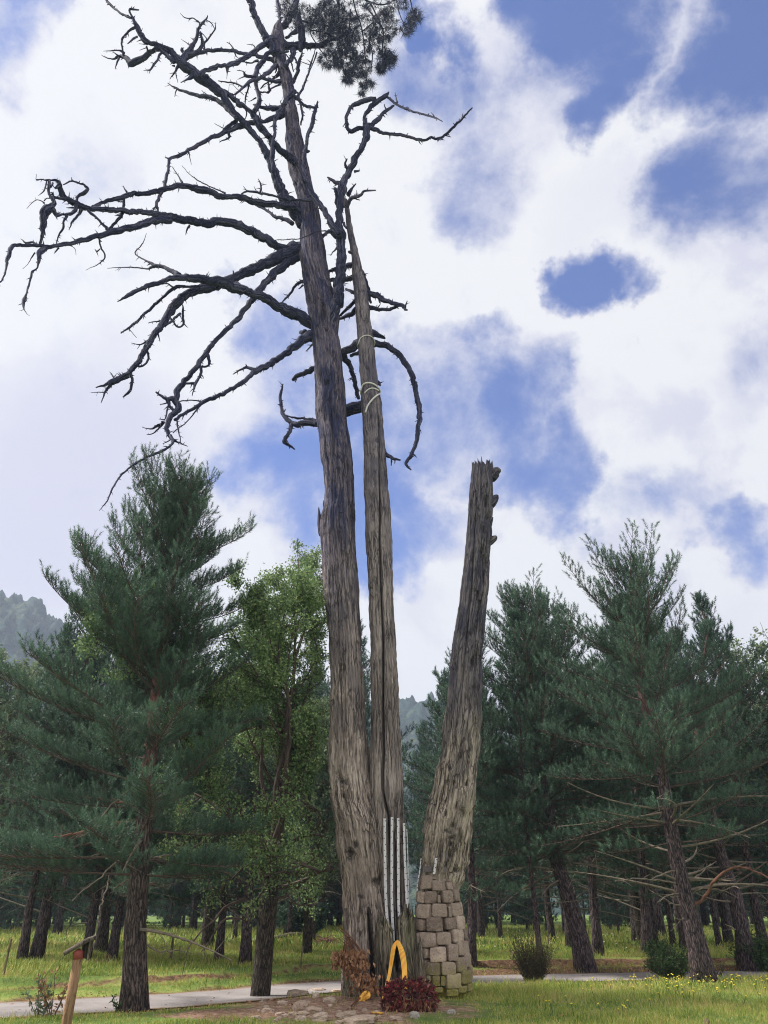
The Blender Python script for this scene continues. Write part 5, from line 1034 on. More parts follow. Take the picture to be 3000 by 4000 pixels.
def grow_pine(seed, path, r0, crown0, R, low_bare=1.0, dens=1.0, nn=18, nl=.075, nw=.0032, barkmat='bark', needmat='needle', shape=None, dead=10, gap=.55, limbmat='twig', sl=1.0, asym=0.0):
    """meshes (trunk, limbs, needles) in coordinates local to path[0]"""
    rs = np.random.default_rng(seed); path = catmull(np.array(path, float), .25) if len(path) > 2 else np.array(path, float)
    H = path[-1, 2]; zz = path[:, 2]
    wob = fbm(np.c_[zz*.8, zz*0, zz*0+seed], 3, seed)*.05
    path = path+np.c_[wob, np.roll(wob, 5)*.7, zz*0]*sstep(0, 1, zz)[:, None]
    at = lambda h: np.array([np.interp(h, zz, path[:, 0]), np.interp(h, zz, path[:, 1]), h])
    rad = r0*(1-.86*(zz/H)**.9)*(1+.35*np.exp(-np.maximum(zz, 0)/.22)); p2 = path.copy(); p2[0, 2] -= .15
    mt = MB(); tube(mt, p2, np.maximum(rad, .012), 18, True, .16, seed=seed)
    ml = MB(); mn = MB(); C = []; D = []; LL = []
    shp = shape or (lambda t: np.interp(t, [0, .12, .35, .6, .85, 1], [.75, 1, .95, .68, .33, .08]))
    h = crown0; turn = rs.random()*6
    while h < H-.06:
        t = (h-crown0)/(H-crown0); nb = rs.integers(4, 6); Lw = R*shp(t)
        for k in range(nb):
            if rs.random() < .10: continue
            az = turn+k*6.283/nb+rs.normal(0, .25); Lb = Lw*rs.uniform(.65, 1.15)*(1-asym*math.cos(az))
            el0 = math.radians(np.interp(t, [0, .3, .7, 1], [-6, 10, 32, 62])+rs.normal(0, 8)); el1 = el0+math.radians(np.interp(t, [0, .5, 1], [10, 26, 14]))
            m = max(5, int(Lb/.09)); s = np.linspace(0, 1, m); e_ = el0+(el1-el0)*s**1.5; a_ = az+.25*np.sin(s*3+k)*rs.normal(0, 1)
            st = np.stack([np.cos(e_)*np.cos(a_), np.cos(e_)*np.sin(a_), np.sin(e_)], 1)*(Lb/m)
            bp_ = at(h)+np.concatenate([[np.zeros(3)], np.cumsum(st, 0)])[:m]
            br = max(.005, r0*.10*(Lb/R)**.8*(1-.3*t)); tube(ml, bp_, br*(1-.8*s)+.002, 5, False, seed=seed+k)
            # side shoots
            bare = low_bare*np.interp(t, [0, .35, 1], [gap, gap*.6, .05])
            st_ = .10/dens; q = max(bare*Lb, .08)
            while q < Lb:
                f = q/Lb; i = min(int(f*(m-1)), m-2); c0 = bp_[i]+(bp_[i+1]-bp_[i])*(f*(m-1)-i); dr = norm(bp_[i+1]-bp_[i]); lat = norm(np.cross(dr, [0, 0, 1.0]))
                for sg in (-1, 1):
                    ll = (.16+.34*Lb*(1-f)**.8*.6)*rs.uniform(.6, 1.25); upk = rs.uniform(.0, .55)
                    dd = norm(dr*.75+lat*sg*rs.uniform(.5, 1.0)+np.array([0, 0, upk])); tipp = c0+dd*ll+np.array([0, 0, .1*ll])
                    tube(ml, [c0, tipp], [br*.28+.002, .002], 3, False)
                    ns = max(1, int(ll/.115*dens))
                    for j in range(ns):
                        w_ = (j+.6)/ns; cc = c0+(tipp-c0)*w_; C.append(cc+rs.normal(0, .02, 3)); D.append(dd*.55+[rs.normal(0, .35), rs.normal(0, .35), .75+rs.normal(0, .25)]); LL.append(rs.uniform(.12, .24)*sl)
                q += st_*rs.uniform(.7, 1.3)
            C.append(bp_[-1]); D.append(norm(bp_[-1]-bp_[-2])+[0, 0, .4]); LL.append(.17)
        if t > .2:
            for _ in range(3): C.append(at(h)+rs.normal(0, .06, 3)); D.append([rs.normal(), -abs(rs.normal()), .6]); LL.append(.2)
        h += rs.uniform(.20, .34)*np.interp(t, [0, 1], [1.15, .8]); turn += 2.1
    # upright leaders
    for k in range(6):
        C.append(at(H-.05)+rs.normal(0, .05, 3)); D.append([rs.normal(0, .3), rs.normal(0, .3), 1]); LL.append(.22)
    # bare dead branches below the crown
    md = MB()
    for k in range(dead):
        hh = rs.uniform(min(1.3, crown0*.5), crown0+.8); az = rs.random()*6.283; Lb = rs.uniform(.5, 1.5)*R*.75; m = 8; s = np.linspace(0, 1, m); e_ = math.radians(rs.uniform(-12, 18))+s*rs.uniform(-.6, .5)
        a_ = az+s*rs.normal(0, .4); st = np.stack([np.cos(e_)*np.cos(a_), np.cos(e_)*np.sin(a_), np.sin(e_)], 1)*(Lb/m); bp_ = at(hh)+np.cumsum(st, 0)-st[0]
        tube(md, bp_, (r0*.13)*(1-.8*s)+.003, 5, False)
        for _ in range(4):
            i = rs.integers(2, m); d_ = norm(rs.normal(size=3)+norm(bp_[i]-bp_[0]))*rs.uniform(.15, .45); tube(md, [bp_[i], bp_[i]+d_], [.005, .002], 3, False)
    C = np.array(C); D = np.array(D); LL = np.array(LL); shoots(mn, C, D, LL, nn, nl, nw, rs)
    return mt, ml, mn, md, (barkmat, limbmat, needmat)

def place_tree(res, loc, name, label, grp, rz=0., sc=1.0, cat='pine'):
    root = empty(name, tuple(loc), label, cat, grp, rz, sc); mt, ml, mn, md, (bm, lm, nm) = res
    mt.build('trunk', M[bm], root)
    if md is not None and md.n:
        ml.Q += [q+ml.n for q in md.Q]; ml.qm += [q*0+1 for q in md.qm]; ml.V += md.V; ml.fib += md.fib; ml.rnd += md.rnd; ml.n += md.n
    ml.build('limbs', [M[lm], M['paletwig']], root)
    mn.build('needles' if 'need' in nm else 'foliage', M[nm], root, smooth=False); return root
def copy_tree(root, loc, rz, sc, label, grp, tilt=(0, 0)):
    r = root.copy(); COL.objects.link(r); r.location = loc; r.rotation_euler = (tilt[0], tilt[1], rz); r.scale = (sc, sc, sc*random.uniform(.94, 1.06)); r['label'] = label; r['group'] = grp
    for ch in root.children:
        c = ch.copy(); COL.objects.link(c); c.parent = r
    return r
def traced(px_pts):
    b = ground_at(*px_pts[0]); out = []
    for (x, y) in px_pts: out.append(P(x, y, b[1])-b)
    out[0] = np.zeros(3); return b, np.array(out)
random.seed(3); TR = {}; TB = {}
# --- the four pines that lead the picture
b, pt = traced([(528, 3950), (532, 3700), (548, 3500), (562, 3300), (588, 3000), (612, 2750), (640, 2500), (668, 2300), (700, 2080), (718, 1925)])
grpP = 'living pines'
TB['P1'] = b; TR['P1'] = place_tree(grow_pine(101, pt, .165, 1.6, 2.3, .5, 1.3, 28, .058, .0048, 'bark', 'needle', lambda t: np.interp(t, [0, .12, .3, .5, .66, .8, .92, 1], [.85, 1.0, 1.0, .92, .85, .70, .42, .15]), 4, .62, 'twig', 1.0, .20), b, 'pine_tree', 'tall full pine with a reddish upper trunk in front of the road', grpP)
b, pt = traced([(2292, 3795), (2235, 3550), (2172, 3350), (2149, 3182), (2108, 2971), (2081, 2776), (2060, 2500), (2040, 2345)])
place_tree(grow_pine(102, pt, .20, 2.3, 2.45, .6, .8, 26, .07, .0068, 'bark_dark', 'needle', lambda t: np.interp(t, [0, .12, .35, .6, .8, .92, 1], [.8, 1, 1.0, .88, .68, .4, .12]), 16), b, 'pine_tree', 'leaning pine with a thick furrowed trunk right of the stone pier', grpP)
b, pt = traced([(2755, 3835), (2700, 3600), (2647, 3400), (2587, 3047), (2537, 2802), (2495, 2633), (2469, 2456), (2463, 2250)])
TB['R2'] = b; TR['R2'] = place_tree(grow_pine(103, pt, .19, 2.3, 2.5, .6, .82, 26, .068, .0062, 'bark_dark', 'needle', lambda t: np.interp(t, [0, .12, .35, .55, .75, .88, 1], [.75, 1, 1.0, .85, .80, .66, .2]), 18, .5), b, 'pine_tree', 'tallest right hand pine, its trunk leaning left behind the green bush', grpP)
b, pt = traced([(2925, 3795), (2870, 3500), (2824, 3350), (2765, 3097), (2720, 2850), (2740, 2600), (2765, 2460)])
place_tree(grow_pine(104, pt, .18, 2.5, 2.1, .6, .75, 24, .072, .007, 'bark_dark', 'needle_dark', None, 16), b, 'pine_tree', 'pine nearest the right picture edge with a crooked dark trunk', grpP)

# --- generic pines, copied
def gen_path(seed, H, lean):
    rs = np.random.default_rng(seed); z = np.linspace(0, H, 9); return np.c_[lean*z+.10*np.sin(z*.7+seed)*z/H*2, .08*np.cos(z*.6+seed)*z/H*2, z]
protos = [grow_pine(201, gen_path(1, 8.6, -.02), .125, 1.35, 2.3, .5, .62, 20, .09, .010, 'bark_dark', 'needle_dark', None, 6), grow_pine(202, gen_path(2, 8.2, .015), .115, 1.6, 2.1, .5, .62, 20, .09, .010, 'bark_dark', 'needle', None, 6),
          grow_pine(203, gen_path(3, 9.2, -.01), .14, 1.8, 2.4, .5, .60, 20, .09, .010, 'bark_dark', 'needle_dark', None, 7), grow_pine(204, gen_path(4, 9.5, .0), .08, 2.6, 2.0, .5, .58, 18, .10, .011, 'bark_dark', 'needle_dark', None, 7), grow_pine(205, gen_path(5, 8.5, .01), .06, 2.6, 1.5, .5, .55, 18, .10, .011, 'bark_dark', 'needle_dark', None, 7), grow_pine(206, gen_path(6, 6.0, .0), .10, .55, 1.9, .4, .50, 14, .13, .018, 'bark_dark', 'needle_dark', None, 2)]
MID = 'pines of the middle distance beyond the road'
made = {}
def pine(px, py, k, sc, label, grp=MID, rz=None, tilt=(0, 0), at_=None):
    b = at_ if at_ is not None else ground_at(px, py)
    rz = random.uniform(0, 6.28) if rz is None else rz
    if k not in made: r = place_tree(protos[k], b, 'pine_tree', label, grp, rz, sc); r.rotation_euler = (tilt[0], tilt[1], rz); made[k] = r
    else: r = copy_tree(made[k], b, rz, sc, label, grp, tilt)
    return r
pine(1840, 3758, 1, .92, 'dark pine standing directly behind the stone pier', rz=.6, tilt=(0, .05))
pine(2115, 3800, 3, .80, 'thin red trunked pine rising out of the brown broom bush', rz=1.2, tilt=(0, -.06))
pine(2339, 3733, 1, 1.05, 'pine seen behind and just right of the leaning furrowed pine', rz=2.0, tilt=(0, -.05))
pine(2530, 3725, 2, 1.0, 'very dark trunked pine midway between the two big right hand pines', rz=3.0, tilt=(0, -.06))
pine(84, 3753, 1, .86, 'slim pine beyond the road nearest the left edge'); pine(139, 3749, 2, .92, 'pine second from the left edge beyond the road'); pine(333, 3753, 0, .80, 'pine whose trunk shows under the reading desk top')
pine(392, 3728, 2, 1.0, 'thick black trunked pine right of the reading desk'); pine(435, 3753, 1, .85, 'pine just left of the big red barked pine'); pine(852, 3757, 0, .72, 'pine left of the broadleaf tree, its trunk half hidden by twigs')
pine(957, 3766, 2, .78, 'stout dark pine trunk close behind the broadleaf tree')
pine(1955, 3664, 3, 1.0, 'slim far pine between the stone pier and the broom bush'); pine(1883, 3662, 0, 1.05, 'far pine just right of the stone pier'); pine(2158, 3688, 1, .95, 'far pine behind the broom bush'); pine(2563, 3690, 3, 1.0, 'far pine just right of the very dark trunked pine')
pine(2631, 3692, 3, .95, 'far slim pine left of the tallest right hand pine'); pine(2487, 3678, 2, 1.05, 'far pine left of the very dark trunked pine'); pine(2812, 3700, 3, 1.0, 'far slim pine right of the tallest right hand pine'); pine(2850, 3690, 0, 1.08, 'far pine left of the crooked right edge pine')
pine(2235, 3706, 0, 1.12, 'tall far pine filling the gap left of the leaning furrowed pine'); pine(2680, 3712, 2, 1.05, 'far pine close behind the tallest right hand pine'); pine(2990, 3720, 0, 1.05, 'far pine at the very right edge')
pine(917, 3669, 3, .9, 'far slim pine left of the broadleaf trunk'); pine(1130, 3672, 3, .95, 'far pale trunked pine right of the broadleaf trunk'); pine(1223, 3680, 3, .85, 'far thin pine beside the fallen pole')
FAR = 'pines of the far wood'
rs = np.random.default_rng(77); placed = []; cnt = 0
while cnt < 225:
    y = 29+rs.random()**.75*60; x = rs.uniform(-.62, .62)*y*1.02
    pxx = 1500+x/(y*.95)*F*.93
    if 1420 < pxx < 1640 and y > 24: continue
    if y < 44 and rs.random() < .55: continue
    if y > 55 and pxx > 1900 and rs.random() < .35: continue
    if any((x-a)**2+(y-c)**2 < (1.3 if y > 45 else 2.3)**2 for a, c in placed): continue
    placed.append((x, y)); cnt += 1
    top = 1.0 if pxx < 1400 else 1.0
    pine(0, 0, int(rs.choice([0, 1, 3, 3, 4, 4, 4]) if (y < 52 or rs.random() < .4) else rs.choice([5, 5, 0])), rs.uniform(.85, 1.1)*min(1.5, (y*.33 if pxx < 1300 else y*.30)/9+.35), ('far pine in the wood at the left behind the road' if x < 0 else 'far pine in the wood at the right behind the road'), 'far pines left' if x < 0 else 'far pines right', at_=np.array([x, y, gz1(x, y)]))

n_ = 0
while n_ < 46:
    y = rs.uniform(36, 66); x = rs.uniform(-.6, .58)*y; pxx = 1500+x/(y*.95)*F*.93
    if 1430 < pxx < 1660 or (pxx > 2350 and rs.random() < .5) or any((x-a)**2+(y-c)**2 < 1.6 for a, c in placed): continue
    placed.append((x, y)); n_ += 1
    pine(0, 0, 5, rs.uniform(.55, 1.0), 'low bushy young pine among the far trunks', 'young pines under the far wood', at_=np.array([x, y, gz1(x, y)]))

# --- broadleaf trees
def grow_leafy(seed, fork, H, R, r0, nleaf, size, leafmat='leaf', stems=5, droop=True, barkmat='bark_leafy'):
    rs = np.random.default_rng(seed); mt = MB(); ml = MB(); mn = MB(); TW_ = []
    tr = np.array([[0, 0, -.15], [.02, 0, fork*.4], [.05, 0, fork*.8], [.06, 0, fork]]); tube(mt, catmull(tr, .05), np.linspace(r0*1.15, r0*.9, len(catmull(tr, .05))), 16, True, .2, seed=seed)
    def bough(p0, d_, Lb, rr, lvl, mbx):
        m = max(5, int(Lb/.12)); p = [p0]; d_ = norm(d_)
        for k in range(m):
            d_ = norm(d_+rs.normal(0, .09, 3)+np.array([-.5 if (seed == 301 and p[-1][0] > .7) else 0, 0, 0])+np.array([0, 0, .05 if lvl < 2 else (-.02 if droop else .03)])); p.append(p[-1]+d_*Lb/m)
        p = np.array(p); s = np.linspace(0, 1, len(p)); tube(mbx, p, rr*(1-.85*s)+.002, 8 if lvl == 0 else 4, False, .1 if lvl == 0 else 0, seed=seed)
        if lvl >= 2: TW_.append(p)
        if lvl < 3:
            nk = [11, 8, 5][lvl]
            for k in range(nk):
                f = rs.uniform(.15 if lvl else .22, 1.0); i = min(int(f*(len(p)-1)), len(p)-2); ax = norm(p[i+1]-p[i]); sdv = norm(np.cross(ax, rs.normal(size=3)))
                bough(p[i], ax*.75+sdv*rs.uniform(.5, .95)+np.array([0, 0, .12]), Lb*rs.uniform(.26, .46)*(1.15-f*.45), rr*(1-.8*f)*.55+.002, lvl+1, mbx)
    for k in range(stems):
        a = k*6.283/stems+rs.normal(0, .3); sp = rs.uniform(.15, .58) if k else .05
        bough(tr[-1]-[0, 0, rs.uniform(0, fork*.25)], [math.cos(a)*sp, math.sin(a)*sp*.8, 1], (H-fork)*rs.uniform(.75, 1.0), r0*rs.uniform(.30, .46), 0, ml)
    for k in range(7):
        a = rs.random()*6.283; bough(np.array([.05, 0, fork*rs.uniform(.75, 1.4)]), [math.cos(a), math.sin(a), rs.uniform(.0, .35)], R*rs.uniform(.8, 1.25), r0*.26, 1, ml)
    segs = np.concatenate([np.c_[t[:-1], t[1:]] for t in TW_]); i = rs.integers(0, len(segs), nleaf); f = rs.random((nleaf, 1)); c = segs[i, :3]*(1-f)+segs[i, 3:]*f+rs.normal(0, .06, (nleaf, 3))
    if seed == 301: c = c[~((c[:, 0] > .95) & (c[:, 1] < .6))]; nleaf = len(c)
    D_ = norm(rs.normal(size=(nleaf, 3))+[0, 0, -.35]); S_ = norm(np.cross(D_, rs.normal(size=(nleaf, 3)))); N_ = np.cross(D_, S_); L_ = rs.uniform(size*.7, size*1.3, (nleaf, 1))
    v = np.stack([c, c+D_*L_*.5+S_*L_*.28+N_*L_*.06, c+D_*L_, c+D_*L_*.5-S_*L_*.28+N_*L_*.06], 1).reshape(-1, 3)
    q = np.arange(nleaf*4).reshape(-1, 4); mn.add(v, None, np.concatenate([q[:, [0, 1, 3]], q[:, [1, 2, 3]]]), rnd=np.repeat(np.clip(rs.random(nleaf), 0, 1), 4))
    return mt, ml, mn, None, (barkmat, 'twig', leafmat)
grpL = 'broadleaf trees'
b = ground_at(1015, 3893); TB['D1'] = b; TR['D1'] = place_tree(grow_leafy(301, 1.75, 7.3, 2.1, .135, 90000, .05, 'leaf', 5), b, 'broadleaf_tree', 'many stemmed broadleaf tree with small green leaves left of the old tree', grpL, 0.0, 1.0, 'tree')
res = grow_leafy(302, 1.6, 7.4, 1.7, .13, 20000, .09, 'leaf_grey', 5); lf = place_tree(res, (0, 0, 0), 'broadleaf_tree', 'pale green broadleaf tree behind the pines at the far left', grpL, 0, 1, 'tree')
def leafy(x, y, sc, label, rz): return (x, y, sc, label, rz)
LF = [(-11.5, 24, 1.15, 'pale green broadleaf tree behind the pines at the far left', 0.3), (-1.9, 22, .86, 'broadleaf tree glimpsed between the left and middle old trunks', 3.9), (11.6, 23.0, 1.22, 'pale broadleaf tree behind the pines at the right edge', 4.0),
      (-4.6, 23, 1.12, 'broadleaf tree behind the many stemmed one', 5.0), (-7.8, 27, 1.15, 'broadleaf tree behind the big red barked pine', 1.2), (8.2, 28, 1.2, 'broadleaf tree showing pale between the two tallest right pines', 3.2)]
for k, (x, y, sc, lb, rz) in enumerate(LF):
    loc = (x, y, gz1(x, y))
    if k == 0: lf.location = loc; lf.scale = (sc,)*3; lf.rotation_euler[2] = rz; lf['label'] = lb
    else: copy_tree(lf, loc, rz, sc, lb, grpL)

# bare branches traced from the picture, each hung on its own tree
def bare(root, b, crop, lst, mat):
    CRX = {'l': (0, 3100, .72333), 'r': (2400, 3400, .36166)}[crop]; rs = np.random.default_rng(5)
    for pts, dy in lst:
        p = np.array([(CRX[0]+x*CRX[2], CRX[1]+y*CRX[2], w*CRX[2]) for x, y, w in pts]); p = catmull(p, 8); t = np.linspace(0, 1, len(p))
        C = np.array([P(x, y, b[1]+dy*q) for (x, y, _), q in zip(p, t)]); mb = MB()
        C = C+np.c_[fbm(np.c_[t*9, t*0, t*0+p[0, 0]], 3, 1), t*0, fbm(np.c_[t*9, t*0+4, t*0+p[0, 0]], 3, 2)]*.04
        tube(mb, C-b, [w/2*mpp(c) for (_, _, w), c in zip(p, C)], 7, True, .15, seed=int(p[0, 0]) % 40)
        for _ in range(len(p)//5):
            i = rs.integers(len(p)//4, len(p)-1); d_ = norm(norm(C[i]-C[i-1])+rs.normal(0, .7, 3))*rs.uniform(.12, .4); mid = C[i]+d_*.5+rs.normal(0, .02, 3); r_ = p[i, 2]/2*mpp(C[i])*.4; tube(mb, [C[i]-b, mid-b, C[i]+d_-b], [r_, r_*.7, .002], 4, False)
        mb.build('bare_branch', M[mat], root)
bare(TR['P1'], TB['P1'], 'l', [([(770, 160, 20), (700, 155, 18), (620, 160, 17), (500, 190, 15), (400, 215, 12), (290, 232, 6)], -.6), ([(775, 68, 18), (740, 60, 15), (640, 45, 12), (520, 25, 9), (420, 20, 5)], .5), ([(810, 70, 14), (860, 25, 12), (930, 10, 10), (975, 55, 5)], .4)], 'redtwig')
bare(TR['P1'], TB['P1'], 'l', [([(765, 318, 13), (700, 330, 10), (600, 400, 8), (500, 480, 7), (385, 578, 5)], -.8), ([(760, 322, 9), (640, 312, 8), (540, 322, 6), (470, 350, 4)], .3), ([(740, -50, 9), (640, 30, 8), (540, 130, 7), (440, 240, 5)], -.9), ([(590, 440, 8), (570, 520, 8), (535, 635, 5)], -.9), ([(800, 810, 9), (850, 848, 9), (920, 850, 8), (985, 853, 5)], .2), ([(720, 460, 9), (660, 480, 8), (600, 540, 4)], .2)], 'paletwig')
bare(TR['D1'], TB['D1'], 'l', [([(1360, 685, 15), (1330, 680, 14), (1240, 678, 12), (1190, 710, 10), (1140, 780, 8), (1105, 830, 6), (1120, 890, 3)], -.7), ([(1350, 575, 16), (1290, 578, 14), (1210, 615, 12), (1150, 690, 10), (1060, 770, 8), (1010, 860, 6), (985, 975, 3)], -.9), ([(1410, 575, 14), (1470, 558, 12), (1540, 560, 10), (1620, 598, 8), (1700, 600, 5), (1780, 560, 3)], -.4)], 'twig')
bare(TR['D1'], TB['D1'], 'l', [([(1360, 480, 9), (1300, 460, 8), (1200, 420, 8), (1100, 385, 6), (970, 352, 3)], -.9)], 'paletwig')
bare(TR['R2'], TB['R2'], 'r', [([(830, 390, 44), (870, 360, 40), (950, 300, 34), (1010, 230, 32), (1060, 140, 30), (1130, 60, 28), (1220, 0, 26), (1310, -45, 24), (1430, -30, 20), (1560, 30, 18), (1680, 90, 16)], -1.4)], 'redtwig')
bare(TR['R2'], TB['R2'], 'r', [([(720, 150, 26), (640, 130, 20), (500, 112, 18), (350, 98, 15), (200, 93, 12), (0, 104, 8)], -.9), ([(740, 275, 20), (680, 262, 16), (590, 270, 14), (510, 305, 12), (465, 345, 6)], -.5), ([(745, 388, 20), (690, 375, 16), (640, 362, 14), (575, 348, 8)], -.3), ([(740, 292, 12), (680, 288, 12), (610, 285, 8)], -.3),
  ([(800, 300, 12), (850, 240, 14), (930, 200, 14), (1040, 203, 15), (1160, 217, 14), (1240, 195, 13), (1310, 182, 12), (1385, 207, 6)], -.8), ([(790, 530, 14), (720, 527, 12), (650, 526, 6)], -.2), ([(790, 130, 20), (860, 80, 16), (960, 10, 12), (1040, -60, 8)], .5), ([(690, 5, 20), (600, 10, 16), (480, 50, 14), (390, 95, 8)], -.6), ([(1310, 632, 14), (1240, 600, 12), (1195, 585, 6)], -.2)], 'paletwig')

# --- bushes and young plants 
def bush(name, px, py, w, h, n, label, cat, stem, leaf, nleaf, lsize, spread=.5, rr=.005, up=1.0):
    b = ground_at(px, py); m0 = mpp(b); W_ = w*m0; Hh = h*m0; rs = np.random.default_rng(int(px)); root = empty(name, tuple(b), label, cat); mb = MB(); tips = []
    for _ in range(n):
        a = rs.random()*6.283; r_ = math.sqrt(rs.random())*W_*.22; p0 = np.array([math.cos(a)*r_, math.sin(a)*r_, -.02]); d_ = norm([math.cos(a)*spread*rs.random(), math.sin(a)*spread*rs.random(), up]); Lb = Hh*rs.uniform(.5, 1.05)
        p = [p0]; 
        for k in range(5): d_ = norm(d_+rs.normal(0, .13, 3)); p.append(p[-1]+d_*Lb/5)
        p = np.array(p); tube(mb, p, np.linspace(rr, rr*.3, 6), 4, False); tips.append(p)
        for _ in range(4):
            i = rs.integers(2, 6); q = p[i]+norm(rs.normal(size=3)+[0, 0, .8])*Lb*.22; tube(mb, [p[i], q], [rr*.5, rr*.2], 3, False); tips.append(np.array([p[i], q]))
    mb.build('stems', M[stem], root)
    if nleaf:
        m2 = MB(); seg = np.concatenate([np.c_[t[:-1], t[1:]] for t in tips]); 
        def pf(): 
            i = rs.integers(0, len(seg)); f = rs.random(); return seg[i, :3]*(1-f)+seg[i, 3:]*f
        leaf_cloud(m2, nleaf, pf, lsize, lambda p: rs.normal(size=3)+[0, 0, .3], rs, .4); m2.build('leaves', M[leaf], root, smooth=False)
    return root
bush('broom_bush', 2085, 3836, 150, 170, 240, 'brown twiggy broom bush between the stone pier and the leaning pine', 'bush', 'broom', 'broom', 2600, (.02, .05), .55, .006)
bush('green_bush', 2625, 3826, 170, 115, 200, 'bright green bush at the foot of the tallest right hand pine', 'bush', 'twig', 'leaf_dark', 9000, (.03, .07), 1.0, .006)
bush('green_bush', 2570, 3740, 90, 60, 90, 'small green bush behind the bright green one', 'bush', 'twig', 'leaf_dark', 2500, (.04, .08), .9, .006)
bush('dark_bush', 2980, 3795, 150, 130, 160, 'dark glossy leaved bush at the right picture edge', 'bush', 'twig', 'leaf_dark', 7000, (.05, .09), 1.0, .006)
bush('dark_bush', 1190, 3668, 110, 130, 200, 'dense blackish young evergreen behind the fallen pole', 'bush', 'twig', 'needle_dark', 12000, (.08, .2), .9, .012)
bush('bare_bush', 2790, 3818, 90, 70, 26, 'bare dead twigs lying beside the tallest right hand pine', 'bush', 'broom', 'broom', 0, (.02, .03), 1.3, .01)
bush('sapling', 205, 3975, 60, 185, 7, 'young sapling with few dark red leaves beside the reading desk', 'sapling', 'twig', 'leaf_brown', 70, (.05, .09), .5, .007)
bush('sapling', 150, 3975, 70, 130, 8, 'leafy young shoots left of the reading desk', 'sapling', 'twig', 'leaf_grey', 130, (.05, .09), .5, .005)
bush('sapling', 468, 3955, 50, 60, 10, 'small weed against the foot of the big red barked pine', 'sapling', 'twig', 'leaf_dark', 160, (.03, .06), .5, .004)

# ------------------------------------------------------------------ grass
rs = np.random.default_rng(99)
def soilmask(x, y):
    e = np.minimum(((x+.55)/1.75)**2+((y-11.6)/1.9)**2, ((x+1.5)/1.3)**2+((y-11.2)/.8)**2)
    return e+fbm(np.c_[x*1.3, y*1.3, x*0], 4, 31)*1.6
def blades(n, y0, y1, hmin, hmax, w, mb, powr=1.0):
    y = y0+(y1-y0)*rs.random(n)**powr; x = rs.uniform(-.60, .60, n)*y*1.0
    rd = road_dist(x, y); sm = soilmask(x, y); pn = fbm(np.c_[x*.7, y*.7, x*0], 3, 12)
    keep = (np.abs(rd) > RW*.93+.25*np.abs(fbm(np.c_[x*3, y*3, x*0], 2, 3))) & ((sm > .75) | (rs.random(n) < .06))
    vg = verge(x, y); keep &= (rs.random(n) > vg*.85)
    x, y, rd, pn, sm = x[keep], y[keep], rd[keep], pn[keep], sm[keep]; n = len(x); z = gz(x, y)
    h = rs.uniform(hmin, hmax, n)*(1+.9*pn)*np.where(np.abs(sm-1) < .5, .8, 1); h = np.clip(h, .015, .3)
    tall = ((x-1.75)/.75)**2+((y-12.9)/.9)**2 < 1; h = np.where(tall, h*2.2, h); h = h*np.where(fbm(np.c_[x*4, y*4, x*0], 2, 44) > .18, 1.7, 1)
    a = rs.random(n)*6.283; lean = rs.uniform(.1, .75, n); d = np.c_[np.cos(a)*lean, np.sin(a)*lean, np.ones(n)]; s = np.c_[-np.sin(a), np.cos(a), a*0]*(w/2)
    yaw = rs.random(n)*3.14; s = np.c_[np.cos(yaw), np.sin(yaw)*.5, a*0]*(w/2)
    b = np.c_[x, y, z-.01]; mid = b+d*h[:, None]*.55*[.6, .6, 1]; tip = b+d*h[:, None]*[1.1, 1.1, .95]
    v = np.stack([b-s, b+s, mid+s*.8, mid-s*.8, tip], 1).reshape(-1, 3); q = np.arange(n)[:, None]*5
    mb.add(v, q+[[0, 1, 2, 3]], q+[[3, 2, 4]], rnd=np.repeat(rs.random(n), 5))
mb = MB(); blades(105000, 9.8, 14.8, .025, .07, .006, mb, 1.1); blades(90000, 14.5, 24, .04, .10, .011, mb, 1.0); blades(45000, 24, 60, .07, .16, .03, mb, 1.4)
tag(mb.build('grass', M['grass'], smooth=False), 'short green and straw coloured meadow grass', 'grass', kind='stuff')
# fallen leaves, cones and needles lying about
n = 9000; y = rs.uniform(10, 26, n); x = rs.uniform(-.58, .58, n)*y; rd = road_dist(x, y); k = (rs.random(n) < .12+.75*np.exp(-((np.abs(rd)-1.15)/.35)**2)+.35*(np.abs(rd) < 1)*0+.4*(soilmask(x, y) < 1)); x, y = x[k], y[k]; n = len(x)
a = rs.random(n)*6.283; s_ = rs.uniform(.012, .035, n)[:, None]; c = np.c_[x, y, gz(x, y)+.018]; d1 = np.c_[np.cos(a), np.sin(a), rs.normal(0, .3, n)]; d2 = np.c_[-np.sin(a), np.cos(a), rs.normal(0, .3, n)]
v = np.stack([c-d1*s_, c+d2*s_*.45, c+d1*s_, c-d2*s_*.45], 1).reshape(-1, 3); q = np.arange(n*4).reshape(-1, 4)
mb = MB(); mb.add(v, q, rnd=np.repeat(rs.random(n), 4)); tag(mb.build('leaf_litter', M['leaf_brown'], smooth=False), 'scattered dry leaves and needles on road edge and soil', 'leaf litter', kind='stuff')
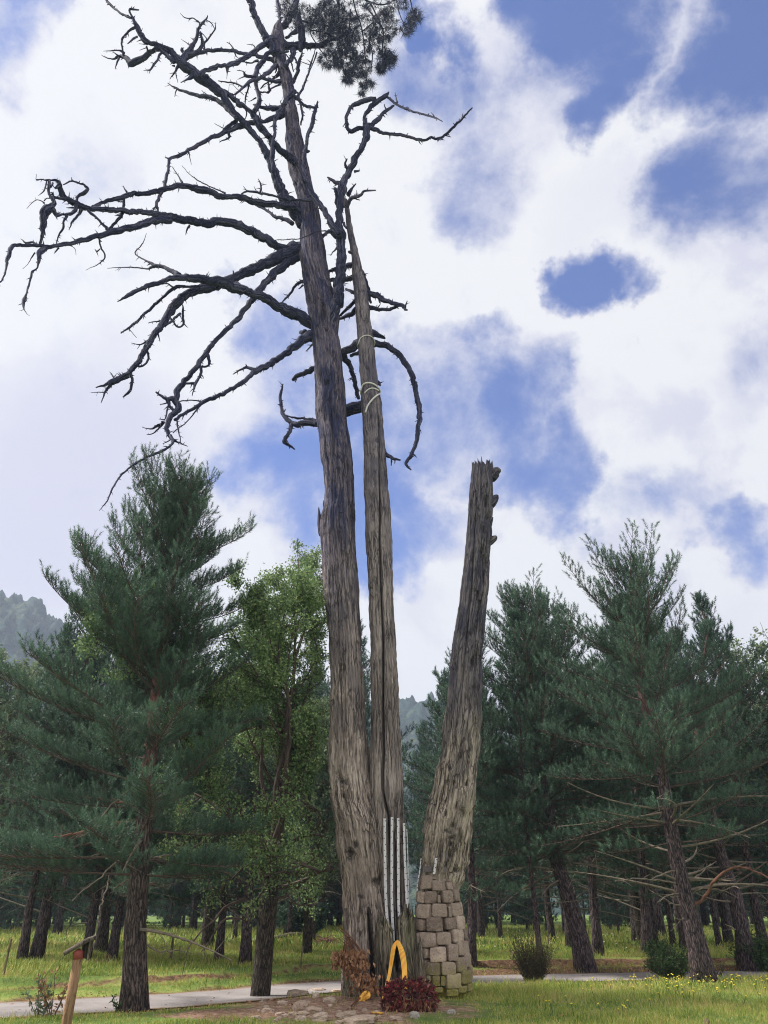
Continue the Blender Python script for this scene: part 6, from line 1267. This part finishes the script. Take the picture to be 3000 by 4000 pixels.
# grass tufts round stones and posts are part of the same sward; flowers stand alone
def flower(c, mat, label, grp, h=.10, r=.016, src=[None]):
    pass
fl = {}
for k in range(150):
    if k < 105: px, py = rs.uniform(2450, 3000), 3835+abs(rs.normal(0, 45)); kind = 'y'
    elif k < 125: px, py = rs.uniform(2100, 2480), rs.uniform(3850, 3990); kind = 'y'
    else: px, py = rs.uniform(1880, 2980), rs.uniform(3670, 3740); kind = 'w'
    if py > 3995: continue
    b = ground_at(px, py)
    if abs(road_dist(b[0], b[1])[0]) < 1.1: continue
    if kind not in fl:
        mb = MB(); big = 1.0 if kind == 'y' else 1.5; tube(mb, [[0, 0, -.01], [.004, 0, .06*big], [0, 0, .115*big]], [.0025]*3, 5, mat=0)
        a = np.arange(10)/10*6.2832; ring = np.c_[np.cos(a)*.017*big, np.sin(a)*.017*big, a*0+.118*big]; ring[::2, :2] *= .6; mb.add(np.r_[ring, [[0, 0, .124*big], [0, 0, .110*big]]], None, [[10, q, (q+1) % 10] for q in range(10)]+[[11, (q+1) % 10, q] for q in range(10)], mat=1)
        o = mb.build('dandelion' if kind == 'y' else 'meadow_flower', [M['leaf_dark'], M['petal' if kind == 'y' else 'petal_w']]); fl[kind] = o
    else: o = fl[kind].copy(); COL.objects.link(o)
    o.location = b; o.rotation_euler = (rs.normal(0, .2)+.25, rs.normal(0, .2), rs.random()*6); s_ = rs.uniform(.8, 1.3); o.scale = (s_,)*3
    if kind == 'y': tag(o, 'tiny yellow flower in the grass at the right', 'flower', 'yellow flowers in the grass')
    else: tag(o, 'tiny pale flower in the far meadow', 'flower', 'pale flowers beyond the road')

# ------------------------------------------------------------------ air
def haze_box(density):
    mb = MB(); x0, x1, y0, y1, z0, z1 = -760, 760, -20, 930, -2.5, 215
    V = [(x0, y0, z0), (x1, y0, z0), (x1, y1, z0), (x0, y1, z0), (x0, y0, z1), (x1, y0, z1), (x1, y1, z1), (x0, y1, z1)]
    mb.add(V, [[0, 3, 2, 1], [4, 5, 6, 7], [0, 1, 5, 4], [1, 2, 6, 5], [2, 3, 7, 6], [3, 0, 4, 7]])
    nt = NT('air'); v = nt.n('ShaderNodeVolumePrincipled', ins={'Color': (.62, .72, .95, 1), 'Density': density, 'Anisotropy': .2})
    o = nt.n('ShaderNodeOutputMaterial'); nt.t.links.new(v.outputs[0], o.inputs['Volume'])
    h = mb.build('haze', nt.m, smooth=False); tag(h, 'thin bluish air between the camera and the far hills', 'haze', kind='stuff')
haze_box(.0007)
